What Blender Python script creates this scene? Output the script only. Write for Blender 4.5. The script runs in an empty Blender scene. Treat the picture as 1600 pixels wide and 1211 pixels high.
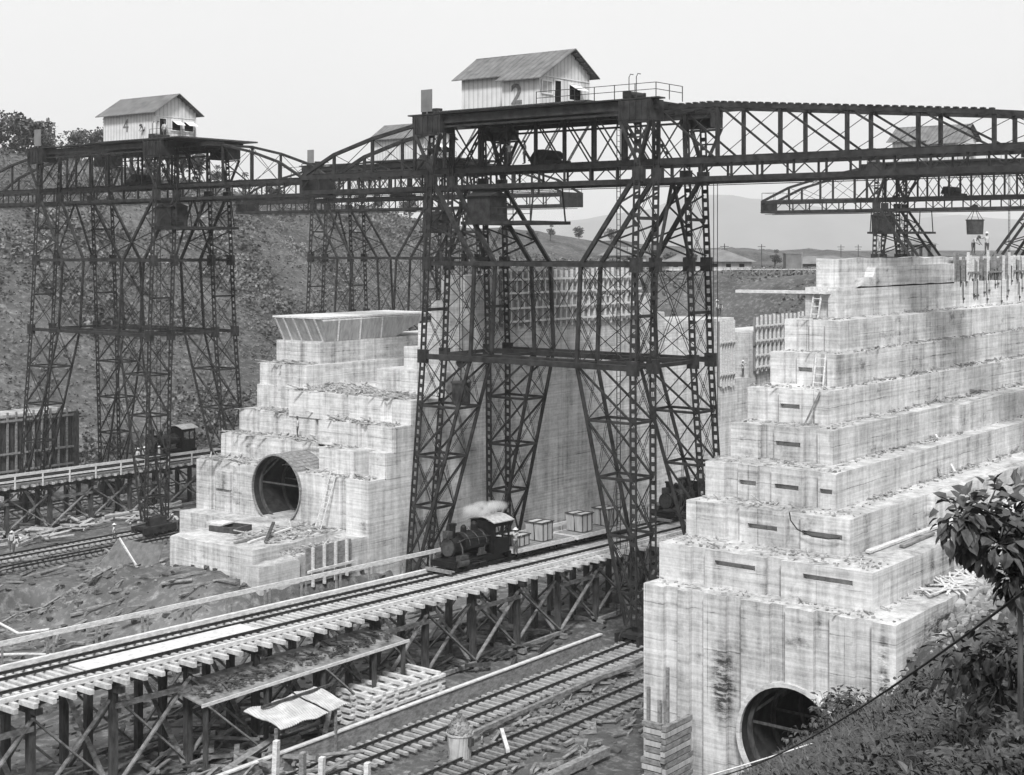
import bpy, bmesh, math, random
from mathutils import Vector, Matrix, noise
from math import sin, cos, pi, radians, sqrt
S = bpy.context.scene
C = S.collection
R = random.Random(7)
# ------------------------------------------------------------------ camera
CAMZ = 26.5
AZ = math.atan2(.6160, .7880)
cam = bpy.data.cameras.new("camera"); camo = bpy.data.objects.new("camera", cam); C.objects.link(camo)
camo.location = (0, 0, CAMZ); camo.rotation_euler = (radians(90), 0, AZ - radians(90))
cam.sensor_width = 36; cam.lens = 36 * 2250 / 1600
cam.shift_y = -(605.5 - 389) / 1600
cam.clip_start = .3; cam.clip_end = 30000
S.camera = camo
S.render.resolution_x, S.render.resolution_y = 1024, 775
S.render.engine = 'CYCLES'
# ------------------------------------------------------------------ light
SUN_EL, SUN_AZ = radians(50), radians(216)      # azimuth of the direction towards the sun, from +X
w = bpy.data.worlds.new("World"); S.world = w; w.use_nodes = True
nt = w.node_tree; nt.nodes.clear()
def wn(t, **k):
    n = nt.nodes.new(t)
    for a, b in k.items(): setattr(n, a, b)
    return n
sky = wn('ShaderNodeTexSky', sky_type='NISHITA', sun_disc=False)
sky.sun_elevation = SUN_EL; sky.sun_rotation = radians(90) - SUN_AZ
sky.air_density = 2.0; sky.dust_density = 6.0
bw = wn('ShaderNodeRGBToBW')
cl = wn('ShaderNodeTexNoise'); cl.inputs['Scale'].default_value = 1.3; cl.inputs['Detail'].default_value = 4
mr = wn('ShaderNodeMapRange'); mr.inputs['To Min'].default_value = 4.5; mr.inputs['To Max'].default_value = 5.4
mx = wn('ShaderNodeMix', data_type='FLOAT'); mx.inputs[0].default_value = .88
bg = wn('ShaderNodeBackground'); bg.inputs['Strength'].default_value = .098
wo = wn('ShaderNodeOutputWorld')
L = nt.links.new
L(sky.outputs[0], bw.inputs[0]); L(bw.outputs[0], mx.inputs[2])
L(cl.outputs[0], mr.inputs[0]); L(mr.outputs[0], mx.inputs[3])
L(mx.outputs[0], bg.inputs[0]); L(bg.outputs[0], wo.inputs[0])
sl = bpy.data.lights.new("sun", 'SUN'); sl.energy = 2.3; sl.angle = radians(10); sl.color = (1, 1, 1)
so = bpy.data.objects.new("sun", sl); C.objects.link(so)
sd = Vector((cos(SUN_EL) * cos(SUN_AZ), cos(SUN_EL) * sin(SUN_AZ), sin(SUN_EL)))
so.rotation_euler = sd.to_track_quat('Z', 'Y').to_euler(); so.location = (0, 0, 120)
S.view_settings.view_transform = 'Standard'; S.view_settings.look = 'None'
S.view_settings.exposure = 1.0; S.view_settings.gamma = 1
S.cycles.max_bounces = 5; S.cycles.diffuse_bounces = 3; S.cycles.volume_bounces = 1
S.cycles.transparent_max_bounces = 8
# ------------------------------------------------------------------ materials (a black and white place)
def mat(name, lo, hi, scale=1.0, rough=.85, stretch=(1, 1, 1), detail=6, bump=0., bscale=None, clear=None, metal=0, contrast=(.35, .65)):
    m = bpy.data.materials.new(name); m.use_nodes = True
    t = m.node_tree; t.nodes.clear(); n = t.nodes.new; l = t.links.new
    out = n('ShaderNodeOutputMaterial'); b = n('ShaderNodeBsdfPrincipled'); l(b.outputs[0], out.inputs[0])
    g = n('ShaderNodeNewGeometry'); mp = n('ShaderNodeMapping'); mp.inputs['Scale'].default_value = stretch
    l(g.outputs['Position'], mp.inputs[0])
    nz = n('ShaderNodeTexNoise'); nz.inputs['Scale'].default_value = scale; nz.inputs['Detail'].default_value = detail
    nz.inputs['Roughness'].default_value = .65
    l(mp.outputs[0], nz.inputs[0])
    r = n('ShaderNodeMapRange'); r.inputs['From Min'].default_value = contrast[0]; r.inputs['From Max'].default_value = contrast[1]
    r.inputs['To Min'].default_value = lo; r.inputs['To Max'].default_value = hi
    l(nz.outputs[0], r.inputs[0]); l(r.outputs[0], b.inputs['Base Color'])
    b.inputs['Roughness'].default_value = rough; b.inputs['Metallic'].default_value = metal
    b.inputs['Specular IOR Level'].default_value = .25
    if bump:
        n2 = n('ShaderNodeTexNoise'); n2.inputs['Scale'].default_value = bscale or scale * 3; n2.inputs['Detail'].default_value = 5
        l(mp.outputs[0], n2.inputs[0])
        bp = n('ShaderNodeBump'); bp.inputs['Strength'].default_value = bump; bp.inputs['Distance'].default_value = .1
        l(n2.outputs[0], bp.inputs['Height']); l(bp.outputs[0], b.inputs['Normal'])
    m['b'] = 1
    return m
def concrete(name, base, dark, stain=.5, top=None):
    """board-marked concrete: thin horizontal board lines, pour joints every 1.85 m, vertical runs, dark patches"""
    m = bpy.data.materials.new(name); m.use_nodes = True
    t = m.node_tree; t.nodes.clear(); n = t.nodes.new; l = t.links.new
    out = n('ShaderNodeOutputMaterial'); b = n('ShaderNodeBsdfPrincipled'); l(b.outputs[0], out.inputs[0])
    b.inputs['Roughness'].default_value = .9; b.inputs['Specular IOR Level'].default_value = .15
    g = n('ShaderNodeNewGeometry')
    def math_(op, a, c=None, clamp=False):
        q = n('ShaderNodeMath'); q.operation = op; q.use_clamp = clamp
        for i, x in enumerate((a, c)):
            if x is None: continue
            if isinstance(x, (int, float)): q.inputs[i].default_value = x
            else: l(x, q.inputs[i])
        return q.outputs[0]
    def nz(scale, st, detail=5, ro=.6, loc=(0, 0, 0)):
        mp = n('ShaderNodeMapping'); mp.inputs['Scale'].default_value = st; mp.inputs['Location'].default_value = loc
        l(g.outputs['Position'], mp.inputs[0])
        q = n('ShaderNodeTexNoise'); q.inputs['Scale'].default_value = scale; q.inputs['Detail'].default_value = detail
        q.inputs['Roughness'].default_value = ro; l(mp.outputs[0], q.inputs[0]); return q.outputs[0]
    def rng(x, a, c, d, e):
        q = n('ShaderNodeMapRange'); l(x, q.inputs[0])
        for i, v_ in enumerate((a, c, d, e)): q.inputs[i + 1].default_value = v_
        return q.outputs[0]
    big = rng(nz(.12, (1, 1, 1)), .35, .65, -.10, .10)
    runs = rng(nz(1.6, (1, 1, .07), 4), .43, .70, .02, -.19)          # water runs
    boards = rng(nz(1.0, (.12, .12, 7.0), 3), .36, .64, -.085, .06)    # board marks
    fine = rng(nz(3.5, (1, 1, 1), 8, .8), .3, .7, -.12, .11)
    patch = rng(nz(.33, (1, 1, 1.6), 6, .7, (13, 4, 2)), .60, .70, 0, -.26 * stain)
    sx = n('ShaderNodeSeparateXYZ'); l(g.outputs['Position'], sx.inputs[0])
    # pour joints
    z0 = math_('ADD', sx.outputs[2], rng(nz(.6, (1, 1, 0)), .3, .7, -.05, .05))
    fz = math_('FRACT', math_('DIVIDE', math_('SUBTRACT', z0, .13), 1.85))
    jt = math_('LESS_THAN', math_('ABSOLUTE', math_('SUBTRACT', fz, .5)), .012)
    jt = math_('MULTIPLY', jt, rng(nz(.5, (1, 1, .2), 2), .45, .6, 0, -.22))
    nrm = n('ShaderNodeSeparateXYZ'); l(g.outputs['Normal'], nrm.inputs[0])
    up = math_('GREATER_THAN', nrm.outputs[2], .7)
    side = math_('SUBTRACT', 1, up)
    s = math_('ADD', runs, boards); s = math_('ADD', s, jt); s = math_('ADD', s, patch)
    # the seep stain beside the culvert and the spots down the corner rib
    seep = None
    for (c_, rad) in (((62.4, 35.7, 5.0), (1.5, .85, 2.6)), ((62.4, 27.2, 6.5), (1.2, .35, 3.6)), ((67.5, 26.6, 8.2), (3.2, .8, 1.1)), ((72.0, 26.6, 8.6), (1.6, .8, 1.2)), ((90.5, 30.9, 12.3), (.7, 1, .7))):
        mp = n('ShaderNodeMapping'); mp.inputs['Scale'].default_value = tuple(1 / q for q in rad); mp.inputs['Location'].default_value = tuple(-a / q for a, q in zip(c_, rad))
        l(g.outputs['Position'], mp.inputs[0]); ln = n('ShaderNodeVectorMath'); ln.operation = 'LENGTH'; l(mp.outputs[0], ln.inputs[0])
        q = rng(ln.outputs['Value'], 1.0, .35, 0, 1); seep = q if seep is None else math_('MAXIMUM', seep, q)
    seep = math_('MULTIPLY', seep, rng(nz(2.2, (.6, .6, 2.4), 6, .75, (2, 2, 2)), .40, .56, 0, -.42))
    s = math_('ADD', s, seep)
    s = math_('MULTIPLY', s, side)
    s = math_('ADD', s, big); s = math_('ADD', s, fine)
    tp = math_('MULTIPLY', rng(nz(.8, (1, 1, 1), 8, .75, (3, 1, 0)), .38, .64, -.26, .02), up)  # upward faces toned down in colour to offset overexposed top light
    s = math_('ADD', s, tp)
    oi = n('ShaderNodeObjectInfo'); s = math_('ADD', s, rng(oi.outputs['Random'], 0, 1, -.03, .03))
    pc = n('ShaderNodeTexVoronoi'); pc.feature = 'F1'; mpv = n('ShaderNodeMapping'); mpv.inputs['Scale'].default_value = (.22, .22, .54); l(g.outputs['Position'], mpv.inputs[0]); l(mpv.outputs[0], pc.inputs[0]); pc.inputs['Randomness'].default_value = .25
    sv = n('ShaderNodeSeparateXYZ'); l(pc.outputs['Color'], sv.inputs[0]); s = math_('ADD', s, math_('MULTIPLY', rng(sv.outputs[0], 0, 1, -.05, .04), side))
    # vertical form joints
    jx = math_('FRACT', math_('DIVIDE', math_('ADD', sx.outputs[0], sx.outputs[1]), 3.66)); jx = math_('LESS_THAN', jx, .012); jx = math_('MULTIPLY', math_('MULTIPLY', jx, side), rng(nz(.4, (1, 1, .5), 2, .5, (7, 7, 0)), .42, .6, 0, -.22)); s = math_('ADD', s, jx)
    s = math_('ADD', s, base)
    s = math_('MAXIMUM', s, dark)
    l(s, b.inputs['Base Color'])
    bp = n('ShaderNodeBump'); bp.inputs['Strength'].default_value = .35; bp.inputs['Distance'].default_value = .06
    l(math_('ADD', boards, fine), bp.inputs['Height']); l(bp.outputs[0], b.inputs['Normal'])
    return m
def striped(name, a, c, axis_scale, wscale=1.0, rough=.8, distort=.3):
    """boards or corrugations: bands across one axis mixed with grime"""
    m = mat(name, a, c, 1.2, rough)
    t = m.node_tree; n = t.nodes.new; l = t.links.new
    b = [x for x in t.nodes if x.type == 'BSDF_PRINCIPLED'][0]
    src = b.inputs['Base Color'].links[0].from_socket
    g = n('ShaderNodeNewGeometry'); mp = n('ShaderNodeMapping'); mp.inputs['Scale'].default_value = axis_scale
    l(g.outputs['Position'], mp.inputs[0])
    wv = n('ShaderNodeTexWave'); wv.bands_direction = 'DIAGONAL'; wv.inputs['Scale'].default_value = wscale; wv.inputs['Distortion'].default_value = distort
    l(mp.outputs[0], wv.inputs[0])
    r = n('ShaderNodeMapRange'); r.inputs['To Min'].default_value = .72; r.inputs['To Max'].default_value = 1.0
    r.inputs['From Max'].default_value = .3
    l(wv.outputs[1], r.inputs[0])
    q = n('ShaderNodeMath'); q.operation = 'MULTIPLY'; l(src, q.inputs[0]); l(r.outputs[0], q.inputs[1]); l(q.outputs[0], b.inputs['Base Color'])
    bp = n('ShaderNodeBump'); bp.inputs['Strength'].default_value = .5; bp.inputs['Distance'].default_value = .03
    l(wv.outputs[1], bp.inputs['Height']); l(bp.outputs[0], b.inputs['Normal'])
    return m
MT = {}
MT['conc'] = concrete('concrete', .55, .05, 1.0)
MT['conc_face'] = concrete('chamber_concrete', .52, .06, .5)
MT['steel'] = mat('crane_steel', .010, .042, 1.6, .6, detail=8)
MT['steel_mid'] = mat('worn_steel', .03, .08, 3, .5)
MT['rail'] = mat('rail_steel', .015, .04, 3, .4)
MT['iron'] = mat('locomotive_iron', .004, .018, 4, .4)
MT['wood_pale'] = mat('fresh_lumber', .42, .68, 3.0, .85, (1, 1, 3), bump=.3)
MT['wood_mid'] = mat('weathered_lumber', .12, .28, 3.0, .9, (1, 1, 2), bump=.3)
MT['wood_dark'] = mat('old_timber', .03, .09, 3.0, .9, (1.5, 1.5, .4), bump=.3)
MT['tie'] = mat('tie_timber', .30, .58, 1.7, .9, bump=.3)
MT['tie_dark'] = mat('old_tie_timber', .22, .42, 1.7, .9, bump=.3)
MT['dirt'] = mat('dirt', .035, .13, .5, .95, detail=10, bump=1.0, bscale=1.5)
MT['leaf'] = mat('leaves', .015, .15, 1.6, .8)
MT['leaf_near'] = mat('near_leaves', .02, .09, 2.5, .45)
MT['leaf_pale'] = mat('pale_scrub', .10, .28, .8, .7)
MT['bark'] = mat('bark', .04, .12, 5, .9, (1, 1, .3))
MT['grass'] = mat('grass', .025, .12, .5, .8)
MT['rock'] = mat('rock', .10, .40, .7, .9, bump=.5)
MT['rubble'] = mat('rubble', .12, .46, 1.5, .9, bump=.5)
MT['black'] = mat('interior_shade', .004, .012, 1, 1)  # black colour stands in for unlit interiors behind doors and windows
MT['wall_white'] = striped('white_siding', .52, .62, (1.4, 1.4, 0), 1.0)
MT['roof'] = striped('roofing', .10, .18, (0, 1.1, 0), 1.0)
MT['roof_far'] = mat('roof_far', .12, .2, .5)
MT['trim'] = mat('white_paint', .62, .74, 3, .6)
MT['paint_dark'] = mat('dark_lettering', .10, .2, 6, .8)
MT['pane'] = mat('dusty_pane', .3, .42, 2)
MT['scrub'] = mat('scrub', .05, .24, .16, .85, detail=14, contrast=(.38, .64))
MT['bank'] = mat('bank_grass', .07, .22, .5, .9)
MT['bore'] = mat('bore_shade', .012, .035, 1.5)  # near-black colour stands in for the shade inside the culverts
MT['form_pale'] = mat('pale_form_boards', .28, .46, 1.5, .9, (2.5, 2.5, .3), bump=.3)
MT['dirt_pale'] = mat('dusty_planks', .09, .30, 1.1, .95, bump=.8)
MT['spoil'] = mat('broken_spoil', .07, .30, 1.0, .95, bump=.6)
MT['tin'] = striped('sheet_iron', .34, .55, (4, 0, 0), 1.0, .5)
MT['shirt'] = mat('shirt', .32, .5, 6, .9)
MT['trousers'] = mat('trousers', .05, .12, 6, .9)
MT['skin'] = mat('skin', .12, .2, 6, .7)
MT['canvas'] = mat('canvas', .09, .16, 2, .95, bump=.3)
MT['form'] = mat('form_boards', .14, .30, 1.2, .9, (2.5, 2.5, .25), bump=.4)
MT['mount'] = mat('far_hills', .05, .12, .004, 1)
# the terrain: mud and spoil on the flat, scrub on the slopes
# ------------------------------------------------------------------ mesh builder
THK = 1.0
class MB:
    def __init__(s): s.v = []; s.f = []
    def quadbox(s, P8):
        i = len(s.v); s.v += [tuple(p) for p in P8]
        s.f += [(i, i+3, i+2, i+1), (i+4, i+5, i+6, i+7), (i, i+1, i+5, i+4), (i+1, i+2, i+6, i+5), (i+2, i+3, i+7, i+6), (i+3, i, i+4, i+7)]
        return s
    def box(s, x0, x1, y0, y1, z0, z1):
        if x0 > x1: x0, x1 = x1, x0
        if y0 > y1: y0, y1 = y1, y0
        if z0 > z1: z0, z1 = z1, z0
        return s.quadbox([(x0, y0, z0), (x1, y0, z0), (x1, y1, z0), (x0, y1, z0), (x0, y0, z1), (x1, y0, z1), (x1, y1, z1), (x0, y1, z1)])
    def bar(s, p, q, a, b=None, up=(0, 0, 1)):
        """beam from p to q; a wide (sideways), b deep (along up)"""
        b = a if b is None else b
        a = a * THK; b = b * THK
        p = Vector(p); q = Vector(q); d = q - p
        if d.length < 1e-5: return s
        d.normalize(); up = Vector(up)
        if abs(d.dot(up)) > .98: up = Vector((1, 0, 0)) if abs(d.x) < .9 else Vector((0, 1, 0))
        sd_ = d.cross(up).normalized(); u2 = sd_.cross(d).normalized()
        sa = sd_ * (a / 2); ub = u2 * (b / 2)
        return s.quadbox([p - sa - ub, p + sa - ub, q + sa - ub, q - sa - ub, p - sa + ub, p + sa + ub, q + sa + ub, q - sa + ub])
    def cyl(s, p, q, r0, r1=None, n=12, caps=True):
        r1 = r0 if r1 is None else r1
        p = Vector(p); q = Vector(q); d = (q - p).normalized()
        up = Vector((0, 0, 1)) if abs(d.z) < .9 else Vector((1, 0, 0))
        a = d.cross(up).normalized(); b = d.cross(a)
        i = len(s.v)
        for c_, r_ in ((p, r0), (q, r1)):
            for k in range(n):
                t_ = 2 * pi * k / n; s.v.append(tuple(c_ + a * (cos(t_) * r_) + b * (sin(t_) * r_)))
        for k in range(n):
            k2 = (k + 1) % n; s.f.append((i + k, i + k2, i + n + k2, i + n + k))
        if caps: s.f.append(tuple(range(i + n - 1, i - 1, -1))); s.f.append(tuple(range(i + n, i + 2 * n)))
        return s
    def tube(s, pts, r, n=8):
        pts = [Vector(p) for p in pts]; i = len(s.v)
        rs = r if isinstance(r, (list, tuple)) else [r] * len(pts)
        for j, p in enumerate(pts):
            d = (pts[min(j + 1, len(pts) - 1)] - pts[max(j - 1, 0)]).normalized()
            up = Vector((0, 0, 1)) if abs(d.z) < .9 else Vector((1, 0, 0))
            a = d.cross(up).normalized(); b = d.cross(a)
            for k in range(n):
                t_ = 2 * pi * k / n; s.v.append(tuple(p + a * (cos(t_) * rs[j]) + b * (sin(t_) * rs[j])))
        for j in range(len(pts) - 1):
            for k in range(n):
                k2 = (k + 1) % n; s.f.append((i + j*n + k, i + j*n + k2, i + (j+1)*n + k2, i + (j+1)*n + k))
        s.f.append(tuple(range(i + n - 1, i - 1, -1))); e = i + (len(pts) - 1) * n; s.f.append(tuple(range(e, e + n)))
        return s
    def prism(s, poly, h0, h1, axis='z'):
        """polygon (counter-clockwise) extruded along an axis"""
        i = len(s.v); n = len(poly)
        for h in (h0, h1):
            for (a, b) in poly:
                s.v.append((a, b, h) if axis == 'z' else ((a, h, b) if axis == 'y' else (h, a, b)))
        for k in range(n):
            k2 = (k + 1) % n; s.f.append((i + k, i + k2, i + n + k2, i + n + k))
        s.f.append(tuple(range(i + n - 1, i - 1, -1))); s.f.append(tuple(range(i + n, i + 2 * n)))
        return s
    def rough(s, x0, x1, y0, y1, z0, z1, step=.9, amp=.032):
        """a poured block whose top and arrises are a little uneven"""
        nx = max(1, min(120, int(round((x1 - x0) / step)))); ny = max(1, min(60, int(round((y1 - y0) / step))))
        i0 = len(s.v)
        for a in range(nx + 1):
            for b in range(ny + 1):
                x = x0 + (x1 - x0) * a / nx; y = y0 + (y1 - y0) * b / ny
                e = noise.noise(Vector((x * .9, y * .9, z1))) * amp * 1.6
                if a in (0, nx) or b in (0, ny):
                    e -= max(0, noise.noise(Vector((x * 1.7 + 9, y * 1.7, z1 + 5)))) * amp * 3.2
                s.v.append((x, y, z1 + e))
        ix = lambda a, b: i0 + a * (ny + 1) + b
        for a in range(nx):
            for b in range(ny): s.f.append((ix(a, b), ix(a+1, b), ix(a+1, b+1), ix(a, b+1)))
        ring = [(a, 0) for a in range(nx)] + [(nx, b) for b in range(ny)] + [(a, ny) for a in range(nx, 0, -1)] + [(0, b) for b in range(ny, 0, -1)]
        j0 = len(s.v)
        for (a, b) in ring:
            p = s.v[ix(a, b)]; s.v.append((p[0], p[1], z0))
        n = len(ring)
        for k in range(n):
            k2 = (k + 1) % n; s.f.append((j0 + k, j0 + k2, ix(*ring[k2]), ix(*ring[k])))
        s.f.append(tuple(range(j0 + n - 1, j0 - 1, -1)))
        return s
    def mesh(s, name, m, smooth=False):
        me = bpy.data.meshes.new(name); me.from_pydata(s.v, [], s.f)
        if isinstance(m, str): m = MT[m]
        me.materials.append(m)
        if smooth: me.polygons.foreach_set('use_smooth', [True] * len(me.polygons))
        me.update(); return me
    def obj(s, name, m, parent=None, smooth=False, **k):
        o = bpy.data.objects.new(name, s.mesh(name, m, smooth)); C.objects.link(o)
        if parent: o.parent = parent
        return tag(o, **k)
def tag(o, label=None, cat=None, group=None, kind=None):
    if label: o['label'] = label
    if cat: o['category'] = cat
    if group: o['group'] = group
    if kind: o['kind'] = kind
    return o
def thing(name, label, cat, loc=(0, 0, 0), rz=0, group=None):
    o = bpy.data.objects.new(name, None); C.objects.link(o); o.location = loc; o.rotation_euler = (0, 0, rz)
    o.empty_display_size = .2
    return tag(o, label, cat, group)
KIDS = {}
def dup(src, loc=None, rz=None, label=None, parent=None, skip=()):
    c = src.copy(); C.objects.link(c)
    if parent: c.parent = parent
    if loc is not None: c.location = loc
    if rz is not None: c.rotation_euler = (0, 0, rz)
    if label: c['label'] = label
    for ch in src.children:
        if ch.name.split('.')[0] in skip: continue
        dup(ch, parent=c, skip=skip)
    return c
def inst(me, name, loc, parent=None, rot=(0, 0, 0), scale=1, **k):
    o = bpy.data.objects.new(name, me); C.objects.link(o); o.location = loc; o.rotation_euler = rot
    o.scale = (scale,) * 3 if isinstance(scale, (int, float)) else scale
    if parent: o.parent = parent
    return tag(o, **k)
def sstep(a, b, x):
    t_ = max(0., min(1., (x - a) / (b - a))); return t_ * t_ * (3 - 2 * t_)
def interp(x, T):
    if x <= T[0][0]: return T[0][1]
    for (a, b), (c, d) in zip(T, T[1:]):
        if x <= c: return b + (d - b) * (x - a) / (c - a)
    return T[-1][1]
def nz(x, y, f, o=0): return noise.noise(Vector((x * f + o, y * f - o, o * 1.7)))
def view(u, v, z):
    """photo pixel of a world point (only used to decide which repeats show largest)"""
    d = u * .788 + v * .616; return 800 + 2250 * (u * .616 - v * .788) / d, 389 + 2250 * (CAMZ - z) / d, d
# ------------------------------------------------------------------ the ground
CREST = [(60, 47), (135, 45), (165, 43), (200, 39), (250, 34), (320, 29.5), (400, 26), (900, 24)]
def ground_z(u, v):
    z = 0.
    if v < 35.5:
        add = 1.5 * sstep(62, 64, u) + 1.6 * sstep(65, 73, u) + 1.2 * sstep(73, 90, u)
        z = .7 * (35.5 - v) + add * sstep(30, 26, v)
        if z > 24.8: z = 24.8 + (z - 24.8) * .05
        far = sstep(120, 190, u); z = z * (1 - far) + far * 21
        z += .25 * nz(u, v, .25) * sstep(34, 28, v)
    if v > 131:
        h = interp(u, CREST) * sstep(126, 236, v)
        h += (1.6 * nz(u, v, .035, 3) + 1.3 * nz(u, v, .12, 5)) * sstep(134, 170, v)
        z = max(z, h)
        z -= sstep(300, 600, v) * (z - 22)
    if u > 184 and v > 30:
        b = 22.6 * sstep(184, 226, u) + nz(u, v, .06, 9) * 1.0 * sstep(184, 200, u)
        z = max(z, b)
    if 20 < u < 115 and 40 < v < 128:
        z += .22 * nz(u, v, .35, 2) + .12 * nz(u, v, 1.1, 4)
    if 55 < u < 80 and 70 < v < 96:
        z += 3.3 * sstep(57, 66.5, u) * sstep(71.5, 74.5, v) * sstep(90.5, 86.5, v) * (1 + .16 * nz(u, v, .5, 8) + .14 * nz(u, v, 1.3, 8))
    if 94 < v < 106 and 40 < u < 72:                                   # the pit
        z -= 3.0 * sstep(4.5, 2.5, sqrt((u - 62) ** 2 + ((v - 88) * .8) ** 2))
    dpit = sqrt(((u - 63.5) / 1.5) ** 2 + (v - 96) ** 2)
    z -= 2.2 * sstep(3.0, 2.2, dpit)
    z += 1.0 * math.exp(-(((u - 61) / 3.2) ** 2 + ((v - 88) / 2.6) ** 2)) * (1 + .5 * nz(u, v, 1.2, 6))
    return z
def axis(segs):
    out = []
    for a, b, s_ in segs:
        x = a
        while x < b - 1e-6: out.append(x); x += s_
    out.append(segs[-1][1]); return out
us = [-9000, -4000, -1500, -600] + axis([(-250, -40, 15), (-40, 30, 2.5), (30, 110, .9), (110, 260, 3), (260, 500, 10)]) + [600, 800, 1200, 2000, 3500, 6000, 12000]
vs = [-9000, -4000, -1500, -600] + axis([(-250, -40, 15), (-40, 10, 2.5), (10, 112, .9), (112, 260, 3), (260, 500, 10)]) + [600, 800, 1200, 2000, 3500, 6000, 12000]
g = MB()
for a in us:
    for b in vs: g.v.append((a, b, ground_z(a, b)))
nvv = len(vs)
for i in range(len(us) - 1):
    for j in range(nvv - 1):
        k = i * nvv + j; g.f.append((k, k + nvv, k + nvv + 1, k + 1))
def ground_mat():
    m = bpy.data.materials.new('ground'); m.use_nodes = True
    t = m.node_tree; t.nodes.clear(); n = t.nodes.new; l = t.links.new
    out = n('ShaderNodeOutputMaterial'); b = n('ShaderNodeBsdfPrincipled'); l(b.outputs[0], out.inputs[0])
    b.inputs['Roughness'].default_value = .95; b.inputs['Specular IOR Level'].default_value = .1
    ge = n('ShaderNodeNewGeometry')
    def N(scale, det, a, c, lo, hi):
        q = n('ShaderNodeTexNoise'); q.inputs['Scale'].default_value = scale; q.inputs['Detail'].default_value = det; q.inputs['Roughness'].default_value = .7
        l(ge.outputs['Position'], q.inputs[0]); r = n('ShaderNodeMapRange'); l(q.outputs[0], r.inputs[0])
        for i_, x in enumerate((a, c, lo, hi)): r.inputs[i_ + 1].default_value = x
        return r.outputs[0], q.outputs[0]
    a1, _ = N(.09, 6, .35, .65, .055, .16); a2, q2 = N(1.3, 10, .5, .75, 0, .20); a3, _ = N(.25, 8, .62, .72, 0, .14)
    s1 = n('ShaderNodeMath'); l(a1, s1.inputs[0]); l(a2, s1.inputs[1])
    s2 = n('ShaderNodeMath'); l(s1.outputs[0], s2.inputs[0]); l(a3, s2.inputs[1])
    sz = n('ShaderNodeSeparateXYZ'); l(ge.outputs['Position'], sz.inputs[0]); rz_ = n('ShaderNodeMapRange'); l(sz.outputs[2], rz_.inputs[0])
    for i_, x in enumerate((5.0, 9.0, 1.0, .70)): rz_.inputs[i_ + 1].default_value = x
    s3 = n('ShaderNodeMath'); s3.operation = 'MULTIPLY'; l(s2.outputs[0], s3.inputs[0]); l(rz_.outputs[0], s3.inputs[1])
    l(s3.outputs[0], b.inputs['Base Color'])
    bp = n('ShaderNodeBump'); bp.inputs['Strength'].default_value = .8; bp.inputs['Distance'].default_value = .25
    l(q2, bp.inputs['Height']); l(bp.outputs[0], b.inputs['Normal'])
    return m
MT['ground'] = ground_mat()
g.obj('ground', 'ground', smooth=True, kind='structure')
# far hills on the horizon
mh = MB()
RIDGE = [(700, 368), (900, 345), (1000, 330), (1060, 312), (1120, 303), (1180, 311), (1260, 321), (1340, 331), (1420, 344), (1500, 336), (1600, 342), (1750, 352), (2000, 370)]
RIDGE2 = [(600, 380), (900, 352), (1000, 345), (1200, 350), (1350, 338), (1450, 332), (1560, 345), (1700, 338), (2100, 360)]
for dist, T_, ph in ((6200, RIDGE, 0), (8200, RIDGE2, 30)):
    nx, ny = 110, 14; i0 = len(mh.v)
    for a in range(nx + 1):
        az = 600 + 1500 * a / nx                                   # bearing, in the units of the ridge table
        for b_ in range(ny + 1):
            q = b_ / ny; dd = dist + 1600 * (q - .5); lat = (az - 800) / 2250 * dd
            top = 26.5 + (389 - interp(az, T_)) * dist / 2250 + 9 * noise.noise(Vector((az * .03, ph, 0)))
            zz = -40 + (top + 40) * sin(pi * q) ** .7 + 12 * noise.noise(Vector((lat * .004, q * 5, ph))) * sin(pi * q)
            mh.v.append((dd * .788 + lat * .616, dd * .616 - lat * .788, zz))
    for a in range(nx):
        for b_ in range(ny):
            k = i0 + a * (ny + 1) + b_; mh.f.append((k, k + ny + 1, k + ny + 2, k + 1))
mh.obj('hills', 'mount', smooth=True, kind='structure')
# ------------------------------------------------------------------ lock walls
ZT = lambda k: 26.5 - (17.15 - 1.853 * k)          # top of tier k
def tier_block(m, u0, u1, v0, v1, z0, z1, grooves=(), slots=(), gd=.32):
    """block with vertical keyways in the -u face and shallow slots between them; grooves are v positions"""
    g_ = sorted(grooves); gw = .42
    m.rough(u0 + gd, u1, v0, v1, z0, z1, 1.4)
    edges = [v0] + [x for c in g_ for x in (c - gw, c + gw)] + [v1]
    for a, b in zip(edges[::2], edges[1::2]):
        if b - a < .15: continue
        sl_ = [s for s in slots if a - .01 <= s[0] and s[1] <= b + .01]
        if sl_:
            s0, s1, sz0, sz1 = sl_[0]
            s0 = max(s0, a + .08); s1 = min(s1, b - .08)
            m.box(u0, u0 + gd, a, b, z0, sz0); m.box(u0, u0 + gd, a, s0, sz0, sz1); m.box(u0, u0 + gd, s1, b, sz0, sz1)
            m.rough(u0, u0 + gd, a, b, sz1, z1, .9)
        else: m.rough(u0, u0 + gd, a, b, z0, z1, .9)
right = thing('lock_wall', 'tall pale concrete side wall rising in ten steps, round culvert mouth at its foot, right of the big crane', 'lock wall', (62.4, 33, 0))
RT = [(62.4, 26.6), (63.9, 28.4), (66.6, 30.8), (68.6, 32.5), (71.4, 34.0), (73.3, 35.2), (76.1, 36.0), (77.9, 36.6), (80.6, 38.0)]
def world_child(o, par):
    o.parent = par; o.matrix_parent_inverse = Matrix.Translation(-Vector(par.location)); return o
def boolean_cut(o, cutter_mb):
    c = cutter_mb.obj('cutter', 'conc')
    md = o.modifiers.new('b', 'BOOLEAN'); md.object = c; md.operation = 'DIFFERENCE'; md.solver = 'EXACT'
    dg = bpy.context.evaluated_depsgraph_get(); me = bpy.data.meshes.new_from_object(o.evaluated_get(dg))
    o.modifiers.clear(); o.data = me; bpy.data.objects.remove(c)
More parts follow.
